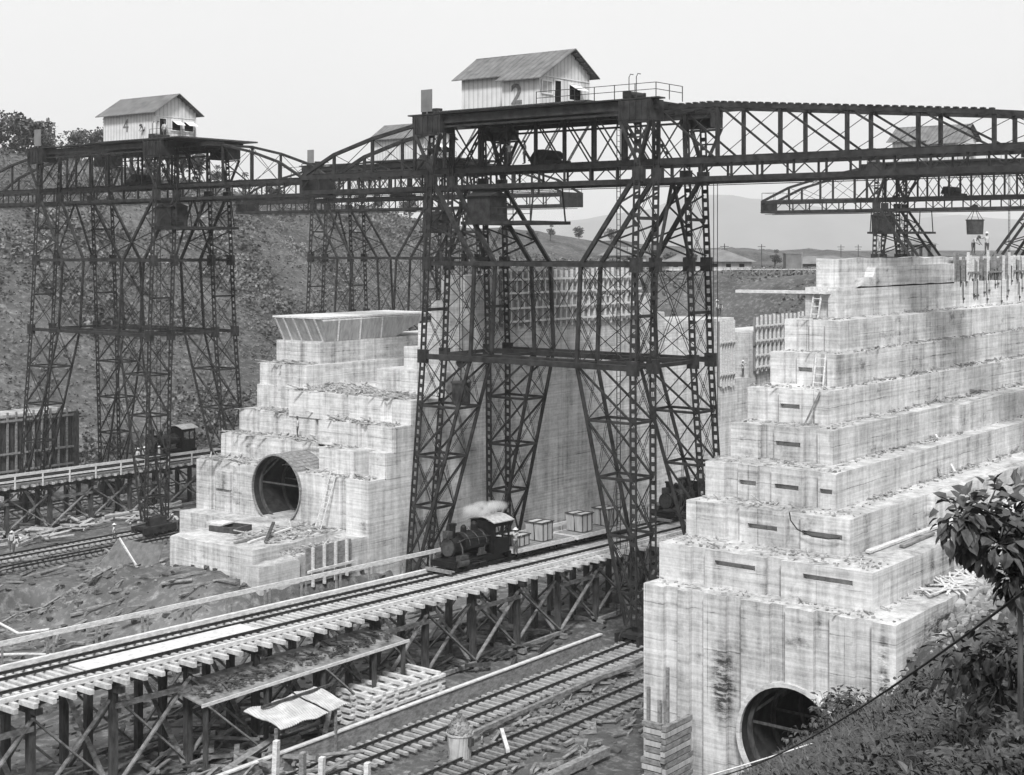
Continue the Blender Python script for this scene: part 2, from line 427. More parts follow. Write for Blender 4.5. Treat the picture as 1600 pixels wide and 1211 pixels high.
GR = [[28.2, 30.3, 32.6, 35.0, 37.1, 38.6], [33.6, 37.9], [33.9, 37.4], [33.9, 36.6, 38.6], [35.3, 37.9], [38.6, 36.4], [38.9, 37.0], [39.0, 38.0], [39.1]]
SL = [[], [(29.4, 32.0), (34.6, 36.9)], [(31.2, 33.4), (34.8, 36.5)], [(32.7, 33.4), (34.6, 36.0), (37.1, 38.1)], [(35.9, 37.4)], [(36.9, 38.1)], [(37.5, 38.4)], [(38.45, 38.5)], []]
for k, (u0, v0) in enumerate(RT):
    m = MB(); z1 = ZT(k); z0 = 0 if k == 0 else ZT(k - 1) - .25
    zs = z1 - (.95 if k > 1 else .62)
    slots = [(a, b, zs - .13, zs + .13) for a, b in SL[k]]
    if k == 0:
        m.rough(u0 + .32, 190, v0, 40.2, -1, z1, 1.4)
        o = m.obj('tier', 'conc')
        m2 = MB(); e = [v0] + [x for c in sorted(GR[0]) for x in (c - .42, c + .42)] + [40.2]
        for a, b in zip(e[::2], e[1::2]): m2.rough(u0, u0 + .32, a, b, -1, z1, .9)
        # join the ribs and the body, then bore the culvert
        cut = MB().cyl((55, 31.95, 2.95), (84, 31.95, 2.95), 2.62, n=64)
        boolean_cut(o, cut)
        o2 = m2.obj('pilaster_face', 'conc'); boolean_cut(o2, cut)
        world_child(o, right); world_child(o2, right)
    else:
        tier_block(m, u0, 190, v0, 40.2, z0, z1, GR[k], slots)
        o = m.obj('tier', 'conc'); world_child(o, right)
# culvert lining, ring and forms inside
def culvert(par, u0, v, z, r, depth=26, dark='bore'):
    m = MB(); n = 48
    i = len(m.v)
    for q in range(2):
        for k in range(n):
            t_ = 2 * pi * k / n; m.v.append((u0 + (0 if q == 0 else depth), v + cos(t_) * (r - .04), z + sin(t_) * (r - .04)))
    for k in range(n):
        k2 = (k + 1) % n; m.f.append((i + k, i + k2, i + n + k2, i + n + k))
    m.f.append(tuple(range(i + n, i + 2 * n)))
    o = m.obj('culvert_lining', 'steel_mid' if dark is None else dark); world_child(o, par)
    f = MB()
    for t_ in (u0 + .6, u0 + 3.0, u0 + 6):                      # ring ribs and star struts
        pts = [(t_, v + cos(a) * (r - .17), z + sin(a) * (r - .17)) for a in [2 * pi * k / 32 for k in range(33)]]
        for p, q in zip(pts, pts[1:]): f.bar(p, q, .22, .16, up=(1, 0, 0))
    A = lambda deg, uu: (uu, v + cos(radians(deg)) * (r - .25), z + sin(radians(deg)) * (r - .25))
    for uu in (u0 + .7, u0 + 3.1):
        for a, b in ((100, 158), (80, 22), (160, 230), (172, 8)):
            f.bar(A(a, uu), A(b, uu), .09 if a != 172 else .05, .13)
    o = f.obj('rib_form', 'wood_dark'); world_child(o, par)
    h = MB()                                                    # the collar that stands proud of the face
    for k in range(40):
        a0, a1 = pi * 2 * k / 40, pi * 2 * (k + 1) / 40
        P_ = lambda a, rr, uu: (uu, v + cos(a) * rr, z + sin(a) * rr)
        ro = r + (.17 if r < 2.65 else .05)
        h.quadbox([P_(a0, r - .03, u0 - .18), P_(a0, ro, u0 - .18), P_(a1, ro, u0 - .18), P_(a1, r - .03, u0 - .18), P_(a0, r - .03, u0 + .35), P_(a0, ro, u0 + .35), P_(a1, ro, u0 + .35), P_(a1, r - .03, u0 + .35)])
    o = h.obj('collar', 'conc_face' if r < 2.65 else 'wood_mid'); world_child(o, par)
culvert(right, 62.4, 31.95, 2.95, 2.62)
# ragged upper pour of the right wall
m = MB(); zt = ZT(8)
m.rough(81.9, 190, 38.6, 40.1, zt - .1, zt + 1.75, 1.5, .08)
world_child(m.obj('upper_pour', 'conc'), right)
m = MB(); m.prism([(83.0, zt - .1), (99.3, zt - .1), (99.3, zt + 1.3), (86.0, zt + 1.15), (85.6, zt + .55), (84.4, zt + .5), (84.0, zt + .1)], 38.0, 38.6, 'y')
world_child(m.obj('upper_pour', 'conc'), right)
# thickened monolith further along
m = MB(); m.rough(76.5, 100, 30.35, 30.85, ZT(1) - .1, ZT(2) - .07, 1.5, .05)
world_child(m.obj('monolith_step', 'conc'), right)
m = MB(); m.rough(88.5, 120, 33.6, 34.05, ZT(3) - .1, ZT(4) - .05, 1.5, .05)
world_child(m.obj('monolith_step', 'conc'), right)

# ---- centre wall
VL, VR = 73.7, 93.0
cen = thing('lock_wall', 'broad pale concrete centre wall with culvert arch in its stepped end, between the two crane rows', 'lock wall', (77, 83.4, 0))
def part(par, name, m, mt='conc', smooth=False, label=None):
    return world_child(m.obj(name, mt, smooth=smooth, label=label), par)
CC = (83.4, 7.75, 2.69)
m = MB(); m.rough(77.32, 130, VL, VR, 5.2, ZT(0), 1.4)
o = m.obj('tier', 'conc'); cut = MB().cyl((70, CC[0], CC[1]), (98, CC[0], CC[1]), CC[2], n=64); boolean_cut(o, cut); world_child(o, cen)
e = [VL, 75.8, 76.5, 80.2, 86.5, 88.2, 89.0, 91.4, 92.0, VR]
m = MB()
for a, b in ((VL, 75.9), (76.5, 80.4), (80.4, 88.55), (91.2, VR)): m.rough(77.0, 77.32, a, b, 5.2, ZT(0), .9)
for a, b in ((75.9, 76.5), (88.6, 91.2)):                       # recessed bays with sunk ledges
    pass
m.box(77.1, 77.32, 89.0, 90.8, 5.2, 6.9); m.box(77.1, 77.32, 89.0, 90.8, 7.15, 8.6)
o = m.obj('pilaster_face', 'conc'); boolean_cut(o, cut); world_child(o, cen)
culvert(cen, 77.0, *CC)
m = MB()                                                        # pale lagging over the crown of the arch
for k in range(26):
    a0, a1 = pi * (.02 + .96 * k / 26), pi * (.02 + .96 * (k + .92) / 26)
    q = lambda a, rr, uu: (uu, CC[0] + cos(a) * rr, CC[1] + sin(a) * rr)
    m.quadbox([q(a0, CC[2] - .02, 76.86), q(a0, CC[2] + .1, 76.86), q(a1, CC[2] + .1, 76.86), q(a1, CC[2] - .02, 76.86), q(a0, CC[2] - .02, 80.4), q(a0, CC[2] + .1, 80.4), q(a1, CC[2] + .1, 80.4), q(a1, CC[2] - .02, 80.4)])
part(cen, 'lagging', m, 'wood_mid')
# T1 left / right around the arch
m = MB(); z0 = ZT(0) - .2
tier_block(m, 79.6, 130, 85.6, VR, z0, ZT(1), (89.0, 91.3))
m.rough(78.9, 84, VL, 75.4, z0, ZT(1)); m.rough(77.6, 84, 75.7, 77.6, z0, ZT(1) + .1); m.rough(79.2, 86, 77.6, 81.0, z0, ZT(1) - .1)
m.rough(79.9, 130, 81.0, 85.6, z0, ZT(1), 1.4)
part(cen, 'tier', m)
m = MB(); z0 = ZT(1) - .2
tier_block(m, 81.6, 130, 88.6, VR, z0, ZT(2), (90.9,)); m.rough(81.9, 88, 84.2, 88.6, z0, ZT(2) - .15); m.rough(82.3, 88, 81.8, 84.2, z0, ZT(2) + .1)
tier_block(m, 79.9, 130, VL, 81.8, z0, ZT(2), (76.9,))
part(cen, 'tier', m)
m = MB(); z0 = ZT(2) - .25
tier_block(m, 83.6, 130, 87.2, VR, z0, ZT(3) + .05, (90.5,))
tier_block(m, 81.8, 130, VL, 87.2, z0, ZT(3), (76.1, 80.6))
part(cen, 'tier', m)
m = MB(); z0 = ZT(3) - .2
tier_block(m, 83.9, 120, 87.3, VR, z0, ZT(4), (88.8, 90.8))
tier_block(m, 85.9, 120, VL, 81.2, z0, ZT(4), (76.4, 78.9))
part(cen, 'tier', m)
m = MB(); z0 = ZT(4) - .2
tier_block(m, 86.0, 118, 87.9, VR + .2, z0, ZT(5), (89.8, 91.9)); tier_block(m, 87.0, 118, VL, 79.2, z0, ZT(5), (77.3,))
part(cen, 'tier', m)
m = MB(); z0 = ZT(5) - .2
m.rough(87.4, 118, VL, 78.0, z0, ZT(6)); m.rough(87.9, 116, VL, 77.0, ZT(6) - .2, ZT(7)); m.rough(88.2, 113.5, VL + .01, 76.2, ZT(7) - .2, ZT(8) + .2)
part(cen, 'tier', m)
# long chamber face to the far end of the wall
m = MB()
m.rough(75.2, 200, VL + .02, VR - .1, -1, 5.35, 1.5)
m.rough(117.5, 131.5, VL - .03, 80, 4.9, ZT(5) + .8, 1.5); m.rough(131.5, 135, VL + .03, 79.9, 4.95, ZT(2), 1.5); m.rough(135, 150, VL + .3, 80, 5, ZT(4) + .9, 1.5)
m.rough(150, 200, VL + .3, 80, 5, ZT(1), 1.5)
part(cen, 'chamber_face', m, 'conc_face')
m = MB(); m.rough(77.05, 118.0, VL - .05, VL + .15, -.5, ZT(0) - .1, 1.5); part(cen, 'chamber_face', m, 'conc_face')
m = MB()
for a, b, z in ((79.0, 118, ZT(1)), (80.0, 118, ZT(2)), (81.9, 118, ZT(3)), (86.0, 118, ZT(4)), (87.1, 118, ZT(5)), (87.5, 118, ZT(6)), (88.0, 116, ZT(7)), (88.3, 113.4, ZT(8))):
    m.rough(a, b, VL - .05, VL - .003, z - 1.95, z - .08, 1.5, .04)
part(cen, 'chamber_face', m, 'conc_face')
# apron slab in front of the arch
m = MB(); m.box(76.9, 97, 81.0, 85.8, 5.0, 5.62); part(cen, 'apron', m)
m = MB(); m.rough(67.9, 77.05, 76.0, 85.0, .2, 5.5, 1.0, .06); m.rough(73, 77.06, 85.0, 87.2, .2, 5.45, 1, .06)
part(cen, 'apron', m)
m = MB(); m.rough(66.6, 70.4, 73.9, 75.8, -.5, 4.7, .8, .12); part(cen, 'stub_block', m)
m = MB(); m.rough(70.4, 75.2, 74.1, 76.0, -.5, 4.9, .8, .15); part(cen, 'stub_block', m)
# far side wall behind the left trestle (boarded)
fw = thing('lock_wall', 'long side wall behind the left trestle, faced with dark boards and pale posts', 'lock wall', (80, 133, 0))
m = MB(); m.rough(20, 93, 133.0, 137, 0, 9.3, 2); part(fw, 'wall', m, 'conc_face')
m = MB()
for k in range(0, 66): m.box(28 + k, 28.9 + k, 132.86, 133.0, 2.5, 9.0)
part(fw, 'board_face', m, 'wood_dark')
pm = MB().box(-.09, .09, -.12, .06, 2.3, 9.6).mesh('post', 'wood_mid')
for k in range(0, 62): inst(pm, 'post', (30 + k * 1.02 - 80, -.32, 0), fw)
for z in (8.6, 5.2, 3.4): part(fw, 'waler', MB().box(28, 93, 132.5, 132.66, z, z + .2), 'wood_mid')
# ---- timber forms standing on the walls
def form_panel(name, label, u0, u1, z0, z1, v, n, facing=-1, group=None, walers=2, mt='form', cat='formwork', post=.13):
    t = thing(name, label, cat, (u0, v, z0), 0, group)
    L_ = u1 - u0; H_ = z1 - z0
    MB().box(0, L_, -.04, .04, 0, H_).obj('board_face', mt, t)
    sm = MB().box(-post / 2, post / 2, facing * .04, facing * .26, -.15, H_ + .1).mesh('stud', 'wood_pale')
    for k in range(n): inst(sm, 'stud', (L_ * (k + .5) / n, 0, R.uniform(-.15, .12)), t)
    for k in range(walers): MB().box(-.1, L_ + .1, facing * .27, facing * .40, H_ * (k + .35) / walers - .07, H_ * (k + .35) / walers + .1).obj('waler', 'wood_pale', t)
    return t
form_panel('concrete_form', 'long upper row of pale-studded forms along the centre wall top, behind the big crane', 92.5, 113.2, ZT(7) + .1, ZT(8) + .5, VL - .1, 26, group=None, mt='wood_mid')
form_panel('concrete_form', 'long lower row of shadowed forms below the upper row on the centre wall', 92.5, 113.2, ZT(6) - .4, ZT(7) - .05, VL - .1, 24, mt='form')
form_panel('concrete_form', 'studded form hung on the far chamber wall just right of the big crane legs', 128.2, 131.4, ZT(2) - .5, ZT(5) + .5, VL - .1, 6)
form_panel('concrete_form', 'upper studded form on the farthest pour left of the stepped side wall', 136, 149.5, ZT(3) + 1.3, ZT(5) + .7, VL + .1, 14)
form_panel('concrete_form', 'lower studded form of the farthest pour, below a waler line', 136, 149.5, ZT(2) + .5, ZT(3) + 1.1, VL + .1, 14)
form_panel('concrete_form', 'boarded form leaning against the broken block below the culvert apron', 70.6, 75.1, 3.0, 5.5, 73.55, 4, mt='wood_mid', walers=1)
# steel-clamped forms on top of the right wall, at the right edge
t = thing('concrete_form', 'crowded upright form posts with iron clamps on top of the stepped side wall', 'formwork', (99.6, 38.2, ZT(8)))
MB().box(0, 34, .2, .3, .2, 1.5).obj('board_face', 'wood_mid', t)
sm = [MB().box(-.06, .06, -.1, .08, -.7, 1.9).mesh('stud', 'wood_pale'), MB().box(-.08, .08, -.12, .06, -1.0, 1.7).mesh('stud', 'wood_mid')]; cm = MB().box(-.05, .05, -.22, -.1, -1.0, .5).box(-.12, .12, -.28, -.14, -.75, -.6).mesh('clamp', 'steel_mid')
for k in range(52):
    x = .2 + k * .58 + R.uniform(-.22, .22); inst(sm[R.random() < .45], 'stud', (x, R.uniform(-.12, 0), R.uniform(-.35, .45)), t, (0, R.gauss(0, .05), 0))
    if k % 4: inst(cm, 'clamp', (x + .2, 0, R.uniform(-1.0, .7)), t)
for x, L_ in ((2.5, 2.6), (6.5, 3.0), (12, 5), (19, 8)): MB().box(x, x + L_, -.24, -.14, .55, .68).obj('waler', 'wood_mid', t)
# flared hopper form on the left arm of the centre wall
t = thing('hopper_form', 'flared plank form crowning the far arm of the centre wall', 'formwork', (87, 90, ZT(5)))
m = MB(); a = .9
m.quadbox([(0, -2.0, 0), (8.5, -2.0, 0), (8.5, -1.9, 0), (0, -1.9, 0), (-1.0, -2.5, 1.75), (13, -2.5, 1.9), (13, -2.4, 1.9), (-1.0, -2.4, 1.9)])
m.quadbox([(-.1, -1.95, 0), (0, -1.95, 0), (0, 3.1, 0), (-.1, 3.1, 0), (-1.1, -2.45, 1.9), (-1.0, -2.45, 1.9), (-1.0, 3.6, 1.9), (-1.1, 3.6, 1.9)])
m.obj('board_face', 'form_pale', t)
m = MB().box(-1.2, 13.2, -2.4, 3.5, 1.95, 2.1); m.obj('deck', 'wood_pale', t)
sm = MB().bar((-.12, 0, 0), (-1.15, 0, 1.9), .14, .12).mesh('stud', 'wood_pale')
for y in (-1.6, -.3, 1.0, 2.2, 3.2): inst(sm, 'stud', (0, y, 0), t)
for x in (1.2, 3.9, 6.6): MB().bar((x, -2.05, 0), (x - .3, -2.55, 1.9), .14, .1).obj('stud', 'wood_pale', t)
# debris on every tier: chips, short boards and lumps (stuff)
def rubble(name, label, zones, n, mt='rubble', smin=.05, smax=.22, board=.35, sink=0):
    m = MB(); tot = sum((b - a) * (d - c) for a, b, c, d, z in zones)
    for (a, b, c, d, z) in zones:
        k = int(n * ((b - a) * (d - c)) / tot) + 3
        for _ in range(k):
            x, y = R.uniform(a, b), R.uniform(c, d)
            zz = z(x, y) if callable(z) else z
            s_ = R.uniform(smin, smax); yaw = R.uniform(0, pi)
            if R.random() < board:
                l_ = s_ * R.uniform(3, 9); e = Vector((cos(yaw), sin(yaw), R.uniform(-.08, .25)))
                m.bar(Vector((x, y, zz + .05)), Vector((x, y, zz + .05)) + e * l_, s_ * .6, s_ * .25)
            else:
                P = [(x + sx * s_ * R.uniform(.3, .7), y + sy * s_ * R.uniform(.3, .7), zz - .03 + (0 if q == 0 else s_ * R.uniform(.3, .9))) for q in (0, 1) for sx, sy in ((-1, -1), (1, -1), (1, 1), (-1, 1))]
                m.quadbox(P)
    return m.obj(name, mt, label=label, cat='rubble', kind='stuff')
zr = []
for k in range(8):
    u0, v0 = RT[k]; u1, v1 = RT[k + 1]
    zr.append((u0 + .4, u1 - .02, v0 + .2, 40.1, ZT(k) + .02)); zr.append((u1, 115, v1 - .75, v1 - .05, ZT(k) + .02))
rubble('wall_rubble', 'mortar crumbs and wood chips strewn on the ledges of the stepped side wall', zr, 2600, 'rubble', .03, .14, .2)
zr2 = []
for k in range(5, 30): pass
for k in range(1, 8):
    u0, v0 = RT[k]; zr2.append((u0 + 4, 112, v0 - .55, v0 - .06, ZT(k - 1) + .02))
rubble('scrap_boards', 'grey scrap boards lying along the ledges of the stepped side wall', zr2, 380, 'wood_mid', .05, .22, .85)
rubble('wall_rubble', 'broken mortar and scrap on the end steps of the centre wall', [(77.3, 79.5, 85.8, 92.9, ZT(0)), (77.4, 78.9, 74, 80.6, ZT(0)), (79.9, 81.6, 82, 92.9, ZT(1)), (79.3, 79.9, 76, 81.5, ZT(1)), (79.9, 81.8, 74, 81.5, ZT(2)), (81.9, 83.6, 82, 92, ZT(2)), (82, 85.9, 74, 81, ZT(3)), (82.2, 88, 81, 87.2, ZT(3)), (84, 86, 87.8, 92.9, ZT(4)), (70.2, 77, 76.1, 80.5, 5.5), (70.4, 75, 74, 76, 4.95)], 1500, 'rubble', .05, .26, .45)
# ------------------------------------------------------------------ cantilever cranes
def laced(m, p, q, w_, d_, up, pitch=.62):
    """built-up column: two side channels joined by battens, so light shows through in a row of holes"""
    p = Vector(p); q = Vector(q); ax = (q - p); L_ = ax.length; ax.normalize(); up = Vector(up)
    s_ = ax.cross(up).normalized()
    for k in (-1, 1): m.bar(p + s_ * k * (w_ / 2 - .05), q + s_ * k * (w_ / 2 - .05), .10, d_ * .5, up)
    n = max(1, int(L_ / pitch))
    for k in range(n):
        c_ = p + ax * (L_ * (k + .5) / n); m.bar(c_ - ax * (pitch * .24), c_ + ax * (pitch * .24), w_ * .9, .035, up)
def xi(z): return interp(z, [(0, 3.8), (18, 2.7), (31, 1.9), (37, 1.9)])
def xo(z): return interp(z, [(0, 6.2), (18, 5.2), (31, 4.3), (37, 4.3)])
def yi(z): return interp(z, [(0, 9.9), (1.2, 9.55), (18.4, 4.8), (25.4, 4.8)])
def yo(z): return interp(z, [(0, 10.2), (18.4, 9.45), (37, 9.3)])
RINGS = [3.4, 7.1, 10.9, 14.7, 18.4]
def tower(sx, sy):
    """one corner leg group of the portal (sx: front/back, sy: side)"""
    m = MB(); X = lambda f, z: sx * f(z); Y = lambda f, z: sy * f(z)
    for fx in (xi, xo):
        for a, b in ((1.3, 18.4), (18.4, 35.4)): laced(m, (X(fx, a), Y(yo, a), a), (X(fx, b), Y(yo, b), b), .52, .30, (1, 0, 0))
        m.bar((X(fx, 1.3), Y(yi, 1.3), 1.3), (X(fx, 18.4), Y(yi, 18.4), 18.4), .2, .24); m.bar((X(fx, 18.4), Y(yi, 18.4), 18.4), (X(fx, 25.4), Y(yi, 25.4), 25.4), .26, .26)
        # raking strut from the boom down to the inner node, with its short stays
        top = (X(fx, 31.5), Y(yo, 31.5) * .99, 31.7); nod = (X(fx, 25.4), Y(yi, 25.4), 25.4)
        m.bar(top, nod, .3, .3)
        tv, nv = Vector(top), Vector(nod)
        for t_, zz in ((.33, 28.2), (.33, 30.4), (.72, 28.2), (.72, 26.0)):
            m.bar(tv.lerp(nv, t_), (X(fx, zz), Y(yo, zz), zz), .11, .13)
        # face bracing in the plane across the lock
        zz = RINGS
        for a, b in zip([1.3] + zz, zz):
            if b - a < 1: continue
            m.bar((X(fx, a), Y(yo, a), a), (X(fx, b), Y(yi, b), b), .13, .15); m.bar((X(fx, b), Y(yo, b), b), (X(fx, a), Y(yi, a), a), .07, .07)
        for a, b in ((18.4, 21.9), (21.9, 25.4)):
            m.bar((X(fx, a), Y(yo, a), a), (X(fx, b), Y(yi, b), b), .055, .055); m.bar((X(fx, b), Y(yo, b), b), (X(fx, a), Y(yi, a), a), .055, .055)
    # rings
    for z in RINGS[:-1]:
        c = [(X(xi, z), Y(yo, z), z), (X(xo, z), Y(yo, z), z), (X(xo, z), Y(yi, z), z), (X(xi, z), Y(yi, z), z)]
        for p, q in zip(c, c[1:] + c[:1]): m.bar(p, q, .14, .2)
    # side bracing (planes along the lock): paired thin rods
    lv = [1.3] + RINGS + [21.9, 25.4, 28.6, 31.6]
    for fy in (yo, yi):
        for a, b in zip(lv, lv[1:]):
            if fy is yi and b > 25.5: break
            for o_ in (-.07, .07):
                m.bar((X(xi, a), Y(fy, a) + o_, a), (X(xo, b), Y(fy, b) + o_, b), .035, .045); m.bar((X(xo, a), Y(fy, a) + o_, a), (X(xi, b), Y(fy, b) + o_, b), .035, .045)
    for z in (21.9, 28.6): m.bar((X(xi, z), Y(yo, z), z), (X(xo, z), Y(yo, z), z), .16, .24)
    for f_, y_ in ((yo, 25.4), (yi, 18.4)): m.bar((X(xi, y_), Y(f_, y_), y_), (X(xo, y_), Y(f_, y_), y_), .2, .3)
    # upper portion round the boom
    for a, b in ((32.7, 35.3),):
        m.bar((X(xo, a), Y(yo, a) - sy * 0, a), (X(xi, b), Y(yo, b), b), .05, .05); m.bar((X(xi, a), Y(yo, a), a), (X(xo, b), Y(yo, b), b), .05, .05)
    # gusset plates
    for z in (18.4, 25.4, 31.6):
        for fx in (xi, xo): m.box(X(fx, z) - .19, X(fx, z) + .19, Y(yo, z) - .42, Y(yo, z) + .42, z - .5, z + .5)
    # flaring bracket under the cross girder end
    zb, zt_ = 32.2, 35.2
    for d_ in (-1.25, 1.25): m.bar((X(xo, zb), Y(yo, zb), zb), (sx * 4.75, sy * 9.35 + d_, zt_), .3, .22)
    m.bar((sx * 4.6, sy * 9.35 - .8, 34.1), (sx * 4.6, sy * 9.35 + .8, 34.1), .12, .12); m.bar((sx * 4.7, sy * 9.35 - 1.3, 35.15), (sx * 4.7, sy * 9.35 + 1.3, 35.15), .2, .16)
    # foot: tapering box and sill
    m.quadbox([(X(xi, 0) - .3, Y(yo, 0) - .35, .9), (X(xo, 0) + .3, Y(yo, 0) - .35, .9), (X(xo, 0) + .3, Y(yo, 0) + .35, .9), (X(xi, 0) - .3, Y(yo, 0) + .35, .9),
               (X(xi, 1.6) - .15, Y(yo, 1.6) - .25, 1.6), (X(xo, 1.6) + .15, Y(yo, 1.6) - .25, 1.6), (X(xo, 1.6) + .15, Y(yo, 1.6) + .25, 1.6), (X(xi, 1.6) - .15, Y(yo, 1.6) + .25, 1.6)])
    return m
def truck_mb(sx, sy):
    m = MB(); x0 = sx * 5.0; y0 = sy * 10.2
    m.box(x0 - 2.1, x0 + 2.1, y0 - .95, y0 - .78, .35, .95); m.box(x0 - 2.1, x0 + 2.1, y0 + .78, y0 + .95, .35, .95)
    m.box(x0 - 1.7, x0 + 1.7, y0 - .78, y0 + .78, .62, .9)
    return m
def wheel_mb(r=.45, wd=.14):
    m = MB(); m.cyl((0, -wd / 2, 0), (0, wd / 2, 0), r, n=20); m.cyl((0, -wd / 2 - .04, 0), (0, -wd / 2, 0), r + .05, n=20); m.cyl((0, -wd, 0), (0, wd, 0), .1, n=8)
    return m
def ztop(y): return 36.25 - .085 * max(0, abs(y) - 14)
def truss(m, x, arms, tips):
    """one boom truss plane at x; arms: (flat_end_y, [nodes of the taper]) on each side"""
    zb, zt_ = 32.5, 36.25
    y0, y1 = arms
    # chords
    m.bar((x, max(y0, -14), zt_), (x, min(y1, 14), zt_), .34, .34)
    if y0 < -14: m.bar((x, y0, ztop(y0)), (x, -14, zt_), .34, .34)
    m.bar((x, y0, zb), (x, y1, zb), .36, .42)
    P = 4.6
    ys = []
    for s_, e in ((-1, y0), (1, y1)):
        y = s_ * 9.35; L_ = abs(e) - 9.35
        n = max(1, round(L_ / P)); ys.append([s_ * (9.35 + L_ * k / n) for k in range(n + 1)])
    for s_, arr, tip in ((-1, ys[0], tips[0]), (1, ys[1], tips[1])):
        for k, y in enumerate(arr):
            m.bar((x, y, zb), (x, y, ztop(y)), .26, .24)
            if k:
                a = arr[k - 1]; m.bar((x, a, ztop(a)), (x, y, zb), .13, .15); m.bar((x, y, ztop(y)), (x, a, zb), .045, .045)
        nodes = [(arr[-1], ztop(arr[-1]))] + tip
        for (a, za), (b, zb2) in zip(nodes, nodes[1:]):
            m.bar((x, a, za), (x, b, zb2), .3, .3)
            if zb2 > zb + .3:
                m.bar((x, b, zb), (x, b, zb2), .24, .22); m.bar((x, a, zb), (x, b, zb2), .05, .05); m.bar((x, a, za), (x, b, zb), .05, .05)
        m.bar((x, arr[-1], zb), (x, nodes[-1][0], zb), .34, .4)
    k = -9.35
    for j in range(7):                                              # between the towers
        a = -9.35 + 18.7 * j / 7; b = a + 18.7 / 7
        if 0 < j: m.bar((x, a, zb), (x, a, zt_), .22, .2)
        for o_ in (-.06, .06):
            m.bar((x + o_, a, zb), (x + o_, b, zt_), .05, .05); m.bar((x + o_, b, zb), (x + o_, a, zt_), .045, .045)
    return m
def crane(name, label, uc, vc, arms, tips, house_y, wing, cab_y, number, mirror_ladder=1):
    t = thing(name, label, 'crane', (uc, vc, 0), 0, 'travelling cantilever cranes')
    for sx in (-1, 1):
        for sy in (-1, 1):
            tower(sx, sy).obj('tower', 'steel', t)
            tr = truck_mb(sx, sy).obj('truck', 'steel', t)
            for dx in (-1.45, 1.45):
                for dy in (-.86, .86): inst(WHEEL, 'wheel', (sx * 5.0 + dx, sy * 10.2 + dy * .88, .50), tr)
    for sx in (-1, 1):
        m = MB()
        for z, f, dd in ((18.4, (xi, xo), .42), (25.4, (xi, xo), .34)):
            for fx in f: m.bar((sx * fx(z), -9.6, z), (sx * fx(z), 9.6, z), .28, dd)
        for k in range(9):
            y = -9 + 2.0 * k; z = 18.4
            m.bar((sx * xi(z), y, z), (sx * xo(z), y + 2.0, z), .08, .08)
        for a, b in ((-4.8, 4.8),):                                 # long light rods across the centre bay
            for fx in (xi, xo): m.bar((sx * fx(18.4), a, 18.5), (sx * fx(25), 0, 25.3), .045, .045); m.bar((sx * fx(18.4), b, 18.5), (sx * fx(25), 0, 25.3), .045, .045)
        m.obj('portal_strut', 'steel', t)
        # top girder carrying the deck
        m = MB(); m.bar((sx * 4.3, -10.9, 36.3), (sx * 4.3, 11.2, 36.3), .3, .7); m.box(sx * 4.3 - .45, sx * 4.3 + .45, -11.2, 11.4, 36.65, 36.75)
        m.bar((sx * 4.3, -8, 35.72), (sx * 4.3, 8, 35.72), .2, .16)
        m.obj('top_girder', 'steel', t)
    for sy in (-1, 1):
        m = MB(); m.box(-3.2, 3.2, sy * 9.35 - .9, sy * 9.35 - .8, 36.15, 36.64); m.box(-3.2, 3.2, sy * 9.35 + .8, sy * 9.35 + .9, 36.15, 36.64)
        for x0, x1 in ((-4.85, -3.2), (3.2, 4.85)):
            m.prism([(x0, 35.25), (x1, 35.25), (x1, 36.64), (x0, 36.64)], sy * 9.35 - 1.3, sy * 9.35 - 1.2, 'y'); m.prism([(x0, 35.25), (x1, 35.25), (x1, 36.64), (x0, 36.64)], sy * 9.35 + 1.2, sy * 9.35 + 1.3, 'y')
        m.box(-4.75, -4.65, sy * 9.35 - 1.2, sy * 9.35 + 1.2, 35.25, 36.6); m.box(4.65, 4.75, sy * 9.35 - 1.2, sy * 9.35 + 1.2, 35.25, 36.6)
        for k in range(5): m.box(-4.9, -4.85, sy * 9.35 - 1.1 + k * .5, sy * 9.35 - 1.02 + k * .5, 35.3, 36.6)
        m.obj('cross_girder', 'steel', t)
        for z in (25.4, 18.4):                                      # ties along the lock between front and back towers
            m = MB(); m.bar((-xi(z), sy * yo(z), z), (xi(z), sy * yo(z), z), .22, .3); m.bar((-xi(z), sy * yi(z), z), (xi(z), sy * yi(z), z), .18, .24)
            for x in (-1, 1): m.bar((x * xi(z), sy * yo(z), z), (x * xi(z), sy * yi(z), z), .12, .12)
            m.obj('side_tie', 'steel', t)
        m = MB(); m.bar((-xi(25), sy * 9.5, 25.4), (0, sy * 9.4, 31.4), .2, .2); m.bar((xi(25), sy * 9.5, 25.4), (0, sy * 9.4, 31.4), .2, .2)
        m.obj('side_brace', 'steel', t)
        m = MB()
        for o_ in (-.1, .1):
            m.bar((-xi(18), sy * 9.5 + o_, 18.4), (xi(25), sy * 9.5 + o_, 25.4), .04, .04); m.bar((xi(18), sy * 9.5 + o_, 18.4), (-xi(25), sy * 9.5 + o_, 25.4), .04, .04)
        m.bar((0, sy * 9.5 - .12, 21.9), (0, sy * 9.5 + .12, 21.9), .12, .12)
        m.obj('side_brace', 'steel', t)
        for o_ in (-1, 1):
            m = MB(); laced(m, (o_ * 1.8, sy * 9.35 - sy * 3.2, 35.9), (o_ * 1.8, sy * 9.35 - sy * 1.0, 32.6), .35, .25, (1, 0, 0))
            m.obj('boom_brace', 'steel', t)
    for x in (-1.8, 1.8): truss(MB(), x, arms, tips).obj('boom_truss', 'steel', t)
    # runway girders hung under the boom, lateral lacing and hangers
    ya, yb = tips[0][-1][0], tips[1][-1][0]
    m = MB()
